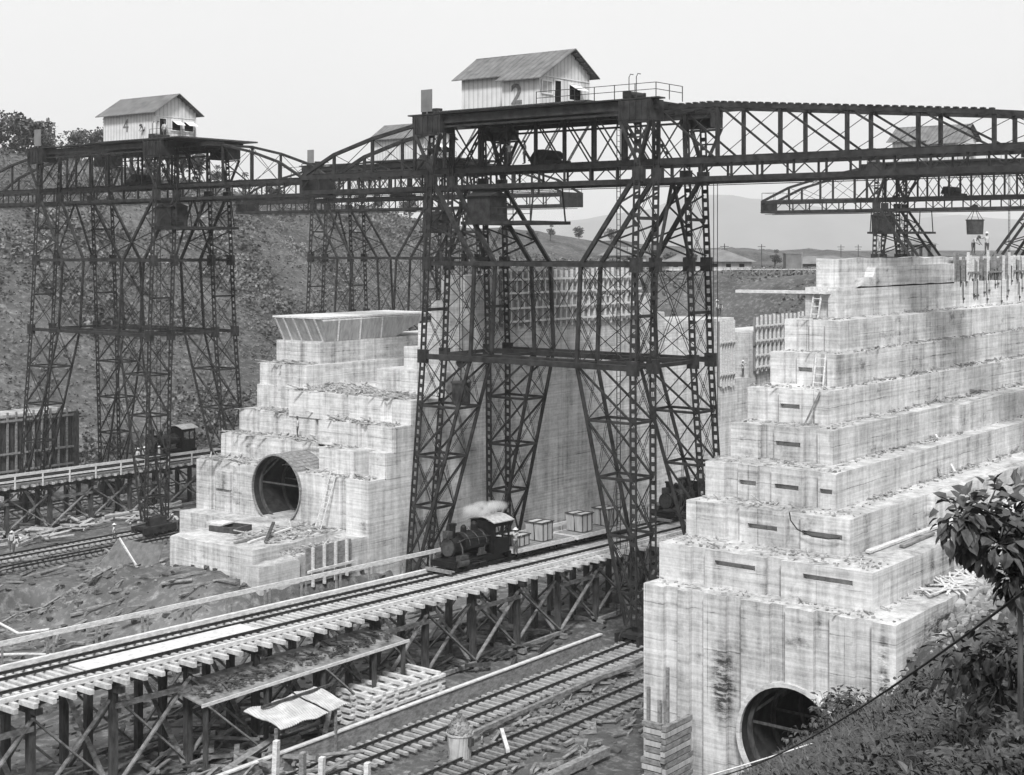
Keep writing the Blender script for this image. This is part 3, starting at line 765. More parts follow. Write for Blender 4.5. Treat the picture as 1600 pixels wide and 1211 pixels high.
    for x in (-1.8, 1.8):
        m.bar((x, ya, 31.25), (x, yb, 31.25), .3, .38); m.bar((x * .55, ya, 30.95), (x * .55, yb, 30.95), .06, .06)
        y = ya + .3; k = 0
        while y < yb - 1.5:
            m.bar((x, y, 31.4), (x, y, 32.4), .14, .14)
            if k % 2: m.bar((x, y, 31.4), (x, y + 1.15, 32.4), .06, .08)
            else: m.bar((x, y + 1.15, 32.4), (x, y + 2.3, 31.4), .06, .08)
            y += 2.3; k += 1
    y = ya
    while y < yb:
        m.bar((-1.8, y, 31.3), (1.8, y, 31.3), .12, .12); m.bar((-1.8, y, 31.3), (1.8, y + 2.3, 31.3), .06, .06); y += 2.3
    m.obj('runway', 'steel', t)
    m = MB()                                                        # walkway and top lateral members with plank treads
    y = arms[0]
    while y < arms[1]:
        m.bar((-1.8, y, ztop(y) + .05), (1.8, y, ztop(y) + .05), .14, .16); m.bar((-1.8, y, ztop(y)), (1.8, min(arms[1], y + 4.6), ztop(min(arms[1], y + 4.6))), .07, .07)
        m.bar((-1.8, y, 32.7), (1.8, y, 32.7), .14, .2); y += 2.3
    m.box(-1.6, -.6, ya + 1, yb - 1, 32.74, 32.8)
    y = arms[0]
    while y < arms[1]:
        m.box(-2.0, -1.6, y, y + .25, ztop(y) + .17, ztop(y) + .25); y += .55
    m.obj('walkway', 'steel', t)
    for y in (ya, yb):                                              # end cages
        m = MB(); s_ = 1 if y > 0 else -1
        for x in (-1.8, 1.8):
            for yy in (y, y - s_ * 1.7): m.bar((x, yy, 32.6), (x, yy, 33.7), .05, .05)
            m.bar((x, y, 33.7), (x, y - s_ * 3.2, 33.7), .05, .05)
        m.bar((-1.8, y, 33.7), (1.8, y, 33.7), .05, .05); m.box(-1.9, 1.9, y - .12, y + .12, 31.1, 32.7)
        m.obj('end_railing', 'steel', t)
    # deck with railing
    m = MB(); m.box(-4.6, 4.9, house_y[0] - 5.2, house_y[1] + .5, 36.76, 36.9)
    for k in range(60):
        y = house_y[0] - 5.1 + k * (house_y[1] - house_y[0] + 5.5) / 60; m.box(-4.9, -4.6, y, y + .1, 36.78, 36.86)
    m.obj('deck', 'steel_mid', t)
    m = MB(); y0 = -10.8
    ring = [(-4.4, house_y[0] - .6), (-4.4, y0), (-1.0, y0)]
    for z in (37.3, 37.75):
        for p, q in zip(ring, ring[1:]): m.bar((p[0], p[1], z), (q[0], q[1], z), .045, .045)
    for p, q in zip(ring, ring[1:]):
        n = max(1, int(Vector((q[0] - p[0], q[1] - p[1])).length / 1.6))
        for k in range(n + 1): m.bar((p[0] + (q[0] - p[0]) * k / n, p[1] + (q[1] - p[1]) * k / n, 36.7), (p[0] + (q[0] - p[0]) * k / n, p[1] + (q[1] - p[1]) * k / n, 37.75), .05, .05)
    m.obj('deck_railing', 'steel', t)
    m = MB(); m.cyl((-3.9, -8.2, 37.1), (-2.2, -8.2, 37.1), .28, n=14); m.box(-4.1, -3.95, -8.5, -7.9, 36.85, 37.35); m.box(-2.2, -2.05, -8.5, -7.9, 36.85, 37.35); m.obj('winch', 'steel', t)
    m = MB(); m.box(-3.8, -2.2, 9.6, 10.8, 36.8, 37.1); m.cyl((-3.0, 9.9, 36.85), (-3.0, 9.9, 37.3), .4); m.obj('winch', 'steel', t)
    # bent lamp posts
    m = MB()
    for y in (-8.3, -8.9): m.tube([(-3.9, y, 36.8), (-3.9, y, 38.3), (-3.9, y - .12, 38.5), (-3.9, y - .35, 38.45)], .035, 6)
    m.obj('vent_pipe', 'steel_mid', t)
    m = MB().box(-4.0, -3.94, 9.6, 10.7, 37.0, 38.7); m.bar((-3.97, 10.1, 36.7), (-3.97, 10.1, 37.0), .08); m.obj('sign_board', 'roof_far', t)
    # house
    hx0, hx1, (hy0, hy1) = wing['x0'], wing['x1'], house_y
    ze, zr_ = 39.75, 41.35; zb = 36.9; e_ = .04
    m = MB(); xm = wing.get('ridge', (hx0 + hx1) / 2)
    mx0 = wing.get('main_x0', hx0)
    if wing.get('has'):
        # gable with the long catslide slope carried down over the projecting wing
        m.prism([(hx0, zb), (hx1, zb), (hx1, ze), (xm, zr_ - .1), (hx0, 39.15)], hy0, hy0 + wing['len'], 'y')
        m.prism([(mx0, zb), (hx1, zb), (hx1, ze), (xm, zr_ - .1), (mx0, ze)], hy0 + wing['len'], hy1, 'y')
    else: m.prism([(hx0, zb), (hx1, zb), (hx1, ze), (xm, zr_ - .1), (hx0, ze)], hy0, hy1, 'y')
    hs = m.obj('machine_house', 'wall_white', t)
    def slope(xa, za, xb, zb_, y0, y1): return MB().quadbox([(xa, y0, za - .07), (xb, y0, zb_ - .07), (xb, y1, zb_ - .07), (xa, y1, za - .07), (xa, y0, za), (xb, y0, zb_), (xb, y1, zb_), (xa, y1, za)])
    def sl(xa, za, over):   # extend past the wall by 'over'
        k = (zr_ - za) / abs(xm - xa); s_ = -1 if xa < xm else 1
        return xa + s_ * over, za - k * over + .06
    r_ = MB()
    if wing.get('has'):
        a = sl(hx0, 39.15, .55); q = slope(a[0], a[1], xm, zr_ + .06, hy0 - .6, hy0 + wing['len'] + .25); r_.v += q.v; r_.f += q.f
        a = sl(mx0, ze, .5); q = slope(a[0], a[1] - .05, xm, zr_ + .02, hy0 + wing['len'] + .25, hy1 + .6); o_ = len(r_.v); r_.v += q.v; r_.f += [tuple(i + o_ for i in f) for f in q.f]
    else:
        a = sl(hx0, ze, .55); q = slope(a[0], a[1], xm, zr_ + .06, hy0 - .6, hy1 + .6); r_.v += q.v; r_.f += q.f
    a = sl(hx1, ze, .55); q = slope(xm, zr_ + .06, a[0], a[1], hy0 - .6, hy1 + .6); o_ = len(r_.v); r_.v += q.v; r_.f += [tuple(i + o_ for i in f) for f in q.f]
    k_ = (zr_ - ze) / (hx1 - xm)                                    # purlin ends under the gable eave
    for j in range(5):
        x = xm + (hx1 - xm) * (j + .5) / 5; r_.box(x - .06, x + .06, hy0 - .5, hy0, zr_ - k_ * (x - xm) - .16, zr_ - k_ * (x - xm) - .03)
    r_.obj('roof', 'roof', hs)
    g_ = hy0 - .02
    W_ = hx1 - hx0
    dx = hx0 + W_ * wing.get('door', .3)
    MB().box(dx, dx + .75, g_ - .02, g_ + .01, zb + .05, zb + 2.0).obj('doorway_shade', 'black', hs)  # black slab on the wall, painted shade in place of a hollow doorway
    fr = MB(); fr.box(dx - .12, dx, g_ - .05, g_, zb, zb + 2.1); fr.box(dx + .75, dx + .87, g_ - .05, g_, zb, zb + 2.1); fr.box(dx, dx + .75, g_ - .05, g_, zb + 2.0, zb + 2.1); fr.obj('door_frame', 'trim', hs)
    for (a, b, z0, z1, op) in wing['wins']:
        a = hx0 + W_ * a; b = hx0 + W_ * b
        MB().box(a, b, g_ - .02, g_ + .01, zb + z0, zb + z1).obj('window', 'black' if op else 'pane', hs)  # open ones are black sheets painting the unlit inside
        fr = MB()
        for q in ((a - .12, a, z0 - .1, z1 + .1), (b, b + .12, z0 - .1, z1 + .1)): fr.box(q[0], q[1], g_ - .06, g_, zb + q[2], zb + q[3])
        fr.box(a, b, g_ - .06, g_, zb + z1, zb + z1 + .1); fr.box(a, b, g_ - .06, g_, zb + z0 - .1, zb + z0)
        fr.box((a + b) / 2 - .03, (a + b) / 2 + .03, g_ - .05, g_ - .021, zb + z0, zb + z1) if not op else None
        fr.obj('window_frame', 'trim', hs)
        if op: MB().quadbox([(a, g_ - .03, zb + z1 - .04), (b, g_ - .03, zb + z1 - .04), (b, g_ - .0, zb + z1), (a, g_ - .0, zb + z1), (a, g_ - .83, zb + z1 - .50), (b, g_ - .83, zb + z1 - .5), (b, g_ - .8, zb + z1 - .44), (a, g_ - .8, zb + z1 - .44)]).obj('shutter', 'trim', hs)
    m = MB()
    for x in (hx0, hx1 - .1): m.box(x, x + .1, g_ - .03, g_ - .004, zb, 39.1)
    m.box(hx0 - .03, hx0 - .004, hy0, hy0 + .1, zb, 39.1); m.obj('corner_board', 'trim', hs)
    MB().box(hx0 + .05, hx1 - .05, g_ - .03, g_ - .005, ze - .65, ze - .58).obj('batten', 'trim', hs)
    if number:
        fc = bpy.data.curves.new('number', 'FONT'); fc.body = number; fc.size = wing['nsize']; fc.extrude = .015
        to = bpy.data.objects.new('tmp', fc); C.objects.link(to)
        if number == '2': fc.offset = .05
        dg = bpy.context.evaluated_depsgraph_get(); me = bpy.data.meshes.new_from_object(to.evaluated_get(dg)); bpy.data.objects.remove(to)
        me.materials.clear(); me.materials.append(MT['paint_dark'])
        no = bpy.data.objects.new('number', me); C.objects.link(no); no.parent = hs
        no.rotation_euler = (pi / 2, 0, -pi / 2); no.location = (hx0 - .02, wing['ny'], zb + wing['nz'])
        no.scale = (1.0, 1.0, 1)
    # driver's cabin slung beneath and its platform
    m = MB(); y = cab_y; m.box(-2.4, -.4, y - 1.1, y + 1.1, 28.6, 30.5); m.prism([(-2.55, 30.5), (-.25, 30.5), (-1.4, 30.9)], y - 1.25, y + 1.25, 'y'); m.obj('driver_cabin', 'steel', t)
    m = MB(); m.box(-2.6, 2.6, y - 5, y + 1.6, 28.35, 28.6)
    for yy in (y - 5, y - 3.4, y - 1.8): m.bar((-2.5, yy, 28.5), (-2.5, yy, 29.6), .05, .05)
    for z in (29.1, 29.6): m.bar((-2.5, y - 5, z), (-2.5, y - 1.1, z), .05, .05)
    for yy in (y - 4.8, y + 1.4):
        for x in (-2.2, 2.2): m.bar((x, yy, 28.5), (x * .8, yy, 31.3), .1, .1)
    m.obj('cabin_platform', 'steel', t)
    m = MB()                                                        # trolley winch on the boom
    m.box(-1.2, 1.2, cab_y * .2 - 1, cab_y * .2 + 1, 32.8, 33.1); m.cyl((-1.0, cab_y * .2, 33.5), (1.0, cab_y * .2, 33.5), .4); m.prism([(-.9, 33.1), (.9, 33.1), (0, 34.0)], cab_y * .2 + .6, cab_y * .2 + 1.5, 'y')
    m.obj('hoist', 'steel', t)
    m = MB(); ly = 4.9                                            # long ladder
    lx = xo(10) - .6
    for o_ in (-.22, .22): m.bar((-1.0 + o_, -5.5, .4), (-1.0 + o_, -5.5, 36.0), .05, .05)
    z = .6
    while z < 36: m.bar((-1.22, -5.5, z), (-.78, -5.5, z), .035, .035); z += .4
    m.obj('ladder', 'steel', t)
    return t
WHEEL = wheel_mb().mesh('wheel', 'steel')
def taper(y0, s_, L_): h = ztop(y0) - 32.5; return [(y0 + s_ * L_ * .36, 32.5 + h * .78), (y0 + s_ * L_ * .70, 32.5 + h * .48), (y0 + s_ * L_, 32.6)]
W2 = dict(has=True, x0=-3.3, x1=3.1, main_x0=-2.0, ridge=.5, len=3.4, door=.30, wins=[(.06, .24, 1.0, 1.85, False), (.58, .80, .75, 1.9, True)], nsize=2.05, ny=2.45, nz=.28)
W4 = dict(x0=-3.3, x1=1.6, door=.10, wins=[(.40, .60, 1.0, 1.95, True), (.70, .92, 1.0, 1.95, True)], nsize=1.8, ny=-3.0, nz=.9)
THK = .92
c2 = crane('cantilever_crane', 'nearest big steel crane astride the locomotive trestle, white house painted with a 2', 86.8, 62.9, (-32.8, 13.3), (taper(-32.8, -1, 12.5), taper(13.3, 1, 12.8)), (-.1, 8.3), W2, 6.3, '2')
THK = .74
c4 = crane('cantilever_crane', 'steel crane at far left with a white house numbered 4, standing before the dark hillside', 90.0, 118.6, (-15.8, 13.4), (taper(-15.8, -1, 10.8), taper(13.4, 1, 12.8)), (-7.9, .1), W4, -8.0, '4')
THK = 1.0
c3 = dup(c4, (128.4, 118.6, 0), 0, 'farther crane behind the centre wall, left of the big crane, its house lacking a number', skip=('number',))
c1 = dup(c2, (168.0, 62.9, 0), 0, 'distant crane beyond the stepped side wall at right, its house seen through the big boom', skip=('number',))
for o in c1.children:
    if o.name.startswith(('driver_cabin', 'cabin_platform')): o.location.y += 3.4
# concrete buckets hanging from the distant boom and from the near crane
def hook_bucket(label, loc, zt_, r=.85, cat='bucket'):
    t = thing('concrete_bucket', label, cat, loc, 0, 'buckets hanging from the cranes')
    m = MB(); m.cyl((0, 0, 0), (0, 0, 1.7), r * .92, r, n=16); m.cyl((0, 0, 1.62), (0, 0, 1.75), r + .06, r + .06, n=16); m.obj('tub', 'steel_mid', t)
    m = MB()
    for k in range(4):
        a = pi / 4 + k * pi / 2; m.bar((cos(a) * r, sin(a) * r, 1.7), (cos(a) * .12, sin(a) * .12, 3.0), .05, .05)
    m.cyl((-.2, 0, 3.2), (.2, 0, 3.2), .35); m.obj('bail', 'steel', t)
    m = MB()
    for x in (-.18, .18): m.bar((x, 0, 3.3), (x, 0, zt_ - loc[2]), .035, .035)
    m.obj('rope', 'steel', t)
    return t
hook_bucket('round bucket hanging under the distant crane boom at upper right', (166.4, 61.2, 28.2), 31.4, 1.0)
hook_bucket('dark bucket hanging beside the left legs of the big crane', (84.5, 71.0, 14.6), 31.2, .75)
# falls of thin rope on the near crane
t = thing('hoist_rope', 'thin hoisting ropes dropping beside the right legs of the big crane', 'rope', (88, 48, 0))
for (x, y) in ((2.6, 4.9), (2.8, 4.7)): MB().bar((x, y - .5, 3), (x, y - .5, 31.2), .04, .04).obj('line', 'steel', t)
# ------------------------------------------------------------------ trestles and tracks
def deck_z(u): return 6.4 - .0243 * (u - 36.5)
RAILP = [(-.06, 0), (.06, 0), (.06, .02), (.02, .03), (.02, .10), (.04, .11), (.04, .14), (-.04, .14), (-.04, .11), (-.02, .10), (-.02, .03), (-.06, .02)]
def rail_mb(L_): return MB().prism(RAILP, 0, L_, 'x')
def trestle(name, label, u0, u1, vn, zf, near_tie_ext, mats, tag_part, width=4.75, ties_max=100, rail_side=1, brace=True, post_off=(.6, 4.6), start=None):
    """double narrow-gauge track on framed timber bents. local x runs along the lock"""
    slope = zf(1) - zf(0); pitch = math.atan(-slope)
    t = thing(name, label, 'trestle', (u0, vn, 0))
    L_ = u1 - u0
    Z = lambda x: zf(u0 + x) - .17                     # top of ties
    def strip(nm, mt, y, prof, z_up):
        m = MB(); a = prof
        m.bar((0, y, Z(0) + z_up), (L_, y, Z(L_) + z_up), a[0], a[1]); return m.obj(nm, mt, t)
    rb = rail_mb(L_ / cos(pitch)).mesh('rail', 'rail')
    for y in (.28, 1.22, 3.15, 4.08):
        inst(rb, 'rail', (0, y, Z(0) + .005), t, (0, pitch, 0))
    strip('guard_timber', mats['guard'], .0, (.2, .2), .10); strip('guard_timber', mats['guard'], width, (.26, .22), .11)
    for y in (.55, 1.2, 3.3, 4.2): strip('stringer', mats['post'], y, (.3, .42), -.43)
    # ties: long and short alternately
    tl = MB().box(-.11, .11, -near_tie_ext, width + .35, -.21, 0).mesh('tie', mats['tie']); ts = MB().box(-.11, .11, -near_tie_ext * .45, width + .25, -.21, 0).mesh('tie', mats['tie'])
    n = int(L_ / .5); ks = list(range(n)); rest = []
    if n > ties_max:
        vis = sorted(ks, key=lambda k: view(u0 + k * .5, vn, 6)[2]); vis = [k for k in vis if -60 < view(u0 + k * .5, vn, 6)[0] < 1100] + [k for k in vis if not -60 < view(u0 + k * .5, vn, 6)[0] < 1100]
        rest = sorted(vis[ties_max:]); ks = sorted(vis[:ties_max])
    for k in ks:
        x = k * .5 + R.uniform(-.03, .03)
        inst(tl if k % 2 else ts, 'tie', (x, R.uniform(-.08, .08), Z(x) + R.uniform(-.01, 0)), t, (0, pitch, R.uniform(-.02, .02)))
    if rest:
        m = MB()
        for k in rest:
            x = k * .5; e = near_tie_ext if k % 2 else near_tie_ext * .45
            m.box(x - .11, x + .11, -e, width + .3, Z(x) - .21, Z(x) - .005)
        m.obj('tie', mats['tie'], t, kind='stuff')
    # bents
    k = 0; x = start if start is not None else 1.7
    pm = {}
    while x < L_ - .5:
        zt_ = Z(x) - .64
        gz = min(ground_z(u0 + x, vn), .4) - .3
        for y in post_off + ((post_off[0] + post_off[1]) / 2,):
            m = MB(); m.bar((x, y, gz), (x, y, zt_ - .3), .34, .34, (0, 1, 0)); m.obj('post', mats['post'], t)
        MB().box(x - .19, x + .19, post_off[0] - .7, post_off[1] + .7, zt_ - .3, zt_).obj('cap', mats['post'], t)
        MB().box(x - .17, x + .17, post_off[0] - .7, post_off[1] + .7, .0, .3).obj('sill', mats['brace'], t)
        m = MB(); m.bar((x - .22, post_off[0], .4), (x - .22, post_off[1], zt_ - .4), .08, .26, (1, 0, 0)); m.bar((x + .22, post_off[1], .4), (x + .22, post_off[0], zt_ - .4), .08, .26, (1, 0, 0)); m.obj('cross_brace', mats['brace'], t)
        nx = x + 4.55
        if brace and nx < L_:
            zt2 = Z(nx) - .64
            for y in (post_off[0] - .22, post_off[1] + .22):
                m = MB()
                if k % 2 == 0: m.bar((x, y, .5), (nx, y, zt2 - .5), .22, .09); m.bar((x, y + .32, zt_ - .5), (nx, y + .32, .5), .2, .09)
                else: m.bar((x, y, zt_ - .6), (nx, y, .5), .22, .09); m.bar((x, y + .32, .5), (nx, y + .32, zt2 - .6), .2, .09)
                m.obj('long_brace', mats['brace'], t)
            if k % 2 == 0: MB().bar((x, post_off[0] - .2, zt_ - 1.0), (nx, post_off[0] - .2, zt2 - 1.0), .18, .24).obj('girt', mats['brace'], t)
            if k % 2 == 1: MB().bar((x, post_off[0] - .25, .35), (nx, post_off[0] - .25, .35), .2, .22).obj('girt', mats['brace'], t)
        x = nx; k += 1
    # handrail
    yr = width + .55 if rail_side > 0 else -.75
    m = MB(); m.bar((0, yr, Z(0) + 1.12), (L_, yr, Z(L_) + 1.12), .09, .26, (0, 0, 1)); m.obj('handrail', 'wood_pale', t)
    if rail_side < 0: MB().bar((0, yr, Z(0) + .62), (L_, yr, Z(L_) + .62), .06, .12).obj('handrail', 'wood_pale', t)
    x = .8
    while x < L_:
        MB().bar((x, yr - .06, Z(x) - .15), (x, yr - .06, Z(x) + 1.0), .10, .12).obj('rail_post', mats['rp'], t)
        if rail_side > 0: MB().bar((x + .35, yr - .06, Z(x) - 1.2), (x + .35, yr - .06, Z(x) + 1.0), .08, .10).obj('rail_post', 'wood_mid', t)
        x += 2.9
    return t, Z
t1, Z1 = trestle('rail_trestle', 'timber trestle carrying the steaming locomotive, running from lower left under the big crane', 33.0, 150, 57.5, deck_z, 1.25, dict(guard='wood_pale', tie='tie', post='wood_dark', brace='wood_mid', rp='wood_mid'), '', start=.9)
m = MB(); m.bar((9.2, 2.18, Z1(9.2) + .03), (20.2, 2.18, Z1(20.2) + .03), 1.75, .06); m.obj('plank_walk', 'wood_pale', t1)
t2, Z2 = trestle('rail_trestle', 'dark timber trestle with pale handrail under the crane numbered 4 at left', 60, 150, 117.0, lambda u: 5.0 - .008 * (u - 70), .6, dict(guard='wood_mid', tie='tie', post='wood_dark', brace='wood_mid', rp='wood_pale'), '', rail_side=-1, ties_max=90)
def track(label, u0, u1, v, z, gauge, tl_, mt='tie_dark', pitch=.58, tie_w=.2):
    t = thing('rail_track', label, 'railway track', (u0, v, z)); L_ = u1 - u0
    rb = rail_mb(L_).mesh('rail', 'rail')
    for y in (-gauge / 2, gauge / 2): inst(rb, 'rail', (0, y, .14), t)
    me = MB().box(-tie_w / 2, tie_w / 2, -tl_ / 2, tl_ / 2, 0, .14).mesh('tie', mt)
    n = int(L_ / pitch); ks = sorted(range(n), key=lambda k: abs(view(u0 + k * pitch, v, 0)[0] - 700))
    for k in ks[:100]: inst(me, 'tie', (k * pitch, R.uniform(-.12, .12), R.uniform(-.02, .0)), t, (0, 0, R.uniform(-.04, .04)))
    if ks[100:]:
        m = MB()
        for k in ks[100:]: m.box(k * pitch - .1, k * pitch + .1, -tl_ / 2, tl_ / 2, -.01, .13)
        m.obj('tie', mt, t, kind='stuff')
    return t
track('crane track with close-set ties beside the long timber curb, lower centre', 44, 130, 51.9, .22, 1.55, 3.0)
track('second track nearest the stepped side wall, passing behind the heaped tub', 44, 120, 46.7, .20, 1.5, 2.7, 'wood_mid')
track('crane track at the foot of the centre wall behind the trestle', 56, 125, 72.6, .2, 1.5, 2.3, 'wood_mid')
track('crane track on the ground in front of the left trestle', 40, 118, 109.0, .2, 1.5, 2.6, 'tie_dark')
track('narrow track on the mud left of the centre wall end', 40, 100, 105.2, .2, 1.0, 1.9, 'wood_mid')
track('crane track beyond the left trestle below the boarded wall', 50, 118, 128.2, .2, 1.5, 2.6, 'wood_mid')
# timber curb along the crane track
t = thing('timber_curb', 'long plank curb with a pale top edge along the crane track', 'curb', (44, 53.9, 0))
MB().box(0, 34.5, -.05, .05, -.1, 1.05).obj('face_board', 'wood_mid', t)
MB().box(0, 34.5, -.12, .16, 1.05, 1.13).obj('cap_board', 'wood_pale', t)
for k in range(15): MB().box(k * 2.4, k * 2.4 + .15, .05, .25, -.1, 1.0).obj('stake', 'wood_dark', t)
# loose timbers beside the tracks
def beam(label, p, q, a=.25, b=.2, mt='wood_mid', name='timber_beam', group=None):
    c_ = Vector(p); m = MB().bar((0, 0, 0), Vector(q) - c_, a, b); o = m.obj(name, mt, label=label, cat='timber', group=group); o.location = c_; return o
beam('long thin beam lying between the two lower tracks', (58, 49.2, .5), (81, 49.9, .55), .22, .22)
beam('short beam with a dark end resting by the crane track near the wall', (70, 50.0, .45), (75.2, 49.2, .6), .34, .25)
beam('squared white-edged log near the bottom edge right of the heaped tub', (51.5, 42.4, .4), (62, 42.2, .45), .42, .42, 'wood_mid')
beam('broken sleeper lying across the second track', (58.5, 46.0, .55), (61.0, 48.4, .5), .2, .18, 'wood_pale')
beam('pale plank propped on the mud below the left pipe', (58, 108, .8), (56, 101, .6), .2, .1, 'wood_pale')
# heaped tub
t = thing('gravel_tub', 'round iron tub heaped with gravel beside the lower tracks', 'tub', (56.9, 47.9, .1))
m = MB(); m.cyl((0, 0, 0), (0, 0, 1.45), .56, .68, n=20); m.cyl((0, 0, 1.38), (0, 0, 1.46), .72, .72, n=20); m.obj('tub', 'tin', t)
m = MB(); i = 0
for a in range(7):
    rr = .66 * (1 - a / 6.0); zz = 1.46 + .95 * (a / 6.0) ** .8
    for k in range(14): th = 2 * pi * k / 14; m.v.append((cos(th) * rr * R.uniform(.85, 1.1), sin(th) * rr * R.uniform(.85, 1.1), zz + R.uniform(-.06, .06)))
for a in range(6):
    for k in range(14): m.f.append((a*14 + k, a*14 + (k+1) % 14, (a+1)*14 + (k+1) % 14, (a+1)*14 + k))
for _ in range(150):
    a = R.uniform(0, 2 * pi); q = R.random() ** .6; s_ = R.uniform(.03, .1); x, y, z = cos(a) * .66 * q, sin(a) * .66 * q, 1.46 + .95 * (1 - q) ** .85
    m.quadbox([(x + sx * s_ * R.uniform(.5, 1), y + sy * s_ * R.uniform(.5, 1), z + qz * s_ * R.uniform(.8, 1.6) - .03) for qz in (0, 1) for sx, sy in ((-1, -1), (1, -1), (1, 1), (-1, 1))])
m.obj('gravel_heap', 'spoil', t)
MB().box(-.12, .12, .6, .85, .9, 1.3).box(-.12, .12, -.85, -.6, .9, 1.3).obj('trunnion', 'steel_mid', t)
# stack of ties (each a thing)
G_ = 'ties stacked in a crib beside the trestle'
def crib(u0, v0, z0):
    me1 = MB().box(0, .24, -1.3, 1.3, 0, .17).mesh('timber_tie', 'wood_pale'); me2 = MB().box(0, 6.4, -.12, .12, 0, .17).mesh('timber_tie', 'wood_pale')
    z = z0
    for lay in range(11):
        if lay % 2 == 0:
            for k in range(7):
                inst(me1, 'timber_tie', (u0 + .2 + k * .95 + R.uniform(-.06, .06), v0 + R.uniform(-.1, .1), z), None, (0, 0, R.uniform(-.03, .03)), label='pale timber laid crossways in the crib stack near the sheet iron', cat='timber', group=G_)
        else:
            for k in range(3):
                inst(me2, 'timber_tie', (u0 + R.uniform(-.1, .1), v0 - 1.15 + k * 1.1, z), None, (0, 0, R.uniform(-.02, .02)), label='long pale timber laid lengthwise in the crib stack near the sheet iron', cat='timber', group=G_)
        z += .175
crib(57.0, 55.8, .15)
# plank shelf along the near side of the trestle, covered in dirt
t = thing('plank_shelf', 'sloping dirt-covered plank platform under the near edge of the trestle', 'platform', (46.6, 56.7, 1.35))
MB().quadbox([(0, -.9, 2.55), (15, -.9, 2.55), (15, 1.9, 2.95), (0, 1.9, 2.95), (0, -.9, 2.62), (15, -.9, 2.62), (15, 1.9, 3.02), (0, 1.9, 3.02)]).obj('planks', 'dirt_pale', t)
MB().bar((-.1, -.95, 2.6), (15.1, -.95, 2.6), .07, .16).obj('edge_board', 'wood_pale', t)
for x in (.3, 4.3, 8.4, 12.4, 14.8): MB().bar((x, -.75, -1.3), (x, -.75, 2.55), .2, .2).obj('post', 'wood_dark', t)
for x in (.3, 8.4): MB().bar((x, -.95, 2.5), (x + 4.2, -.95, -1.1), .2, .08).obj('brace', 'wood_mid', t)
rubble('shelf_dirt', 'dirt and chips spilled over the plank platform beside the trestle', [(46.8, 61.4, 56.2, 58.4, 4.2)], 700, 'dirt', .03, .16, .25)
# sheet iron lean-to
t = thing('sheet_iron_roof', 'bent corrugated iron sheet propped as a lean-to below the plank platform', 'lean-to', (49.9, 55.1, .85))
def bent_sheet(x0, x1, zo):
    m = MB(); nx, ny = int((x1 - x0) / .08), 8; i0 = 0
    for q in (0, .03):
        for a in range(nx + 1):
            for b in range(ny + 1):
                x = x0 + (x1 - x0) * a / nx; s_ = b / ny
                m.v.append((x - .9 + .7 * s_, .45 - 2.0 * s_, 2.25 + zo - .55 * s_ - .15 * s_ * s_ + .02 * sin(x * 40) + .16 * noise.noise(Vector((x, s_ * 2, zo))) + q))
    N_ = (nx + 1) * (ny + 1)
    for a in range(nx):
        for b in range(ny):
            k = a * (ny + 1) + b; m.f.append((k, k + 1, k + ny + 2, k + ny + 1)); m.f.append((N_ + k, N_ + k + ny + 1, N_ + k + ny + 2, N_ + k + 1))
    return m
bent_sheet(0, 3.4, 0).obj('sheet', 'tin', t); bent_sheet(3.45, 4.9, .07).obj('sheet', 'tin', t)
for x in (-.3, 3.9): MB().bar((x, -1.3, -.9), (x, -1.3, 1.6), .12, .12).obj('post', 'wood_mid', t)
MB().bar((0, .1, 2.3), (5, .1, 2.3), .12, .12).obj('rafter', 'wood_dark', t)
# stakes at the bottom edge
for i, (px_u, px_v, h, lb) in enumerate(((47.2, 51.3, 3.0, 'tall pale stake, leftmost of those at the bottom edge'), (48.0, 50.2, 2.5, 'pale stake second from left at the bottom edge'), (48.8, 49.8, 2.1, 'pale stake just right of the second one at the bottom edge'),
        (46.9, 50.9, 1.2, 'short stake between the leftmost and second stakes'), (50.0, 47.9, 1.9, 'stake standing apart left of the heaped tub'), (51.2, 46.4, 1.5, 'short stake nearest the heaped tub'))):
    o = MB().box(-.15, .15, -.12, .12, -.3, h).obj('wooden_stake', 'wood_mid' if i % 2 else 'wood_pale', label=lb, cat='stake'); o.location = (px_u, px_v, 0); o.rotation_euler = (R.uniform(-.04, .04), R.uniform(-.04, .04), .3)
# heaps of scrap timber on the ground (too many to count)
def timber_heap(label, zones, n, lmin, lmax, mt, name='scrap_timber', tilt=.16, aw=(.1, .32), h=.0):
    m = MB()
    for (a, b, c, d) in zones:
        for _ in range(n):
            x, y = R.uniform(a, b), R.uniform(c, d); yaw = R.gauss(0, .55); L_ = R.uniform(lmin, lmax); z = ground_z(x, y) + .1 + h * R.random()
            e = Vector((cos(yaw), sin(yaw), R.uniform(-tilt, tilt))) * (L_ / 2); c_ = Vector((x, y, z + abs(e.z)))
            m.bar(c_ - e, c_ + e, R.uniform(*aw), R.uniform(.05, .22), (0, R.uniform(-.4, .4), 1))
    return m.obj(name, mt, label=label, cat='timber scraps', kind='stuff')
timber_heap('jumbled dark timbers and planks under the trestle at lower left', [(38, 56, 52.5, 63), (40, 52, 50, 56)], 120, .8, 4.5, 'wood_mid', h=.7)
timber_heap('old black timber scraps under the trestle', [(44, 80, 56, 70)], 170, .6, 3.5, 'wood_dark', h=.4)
timber_heap('loose boards and splinters beside the lower tracks', [(54, 74, 42.5, 45.5), (60, 76, 48.2, 50.2)], 90, .3, 1.3, 'wood_mid', aw=(.06, .2), h=.15)
timber_heap('pale broken boards piled under the left trestle', [(70, 94, 113, 124)], 220, .5, 2.6, 'form_pale', h=.6)
timber_heap('boards strewn on the mud round the pit at left', [(55, 78, 92, 106), (50, 66, 74, 92)], 60, .5, 3.0, 'wood_mid', h=.2)
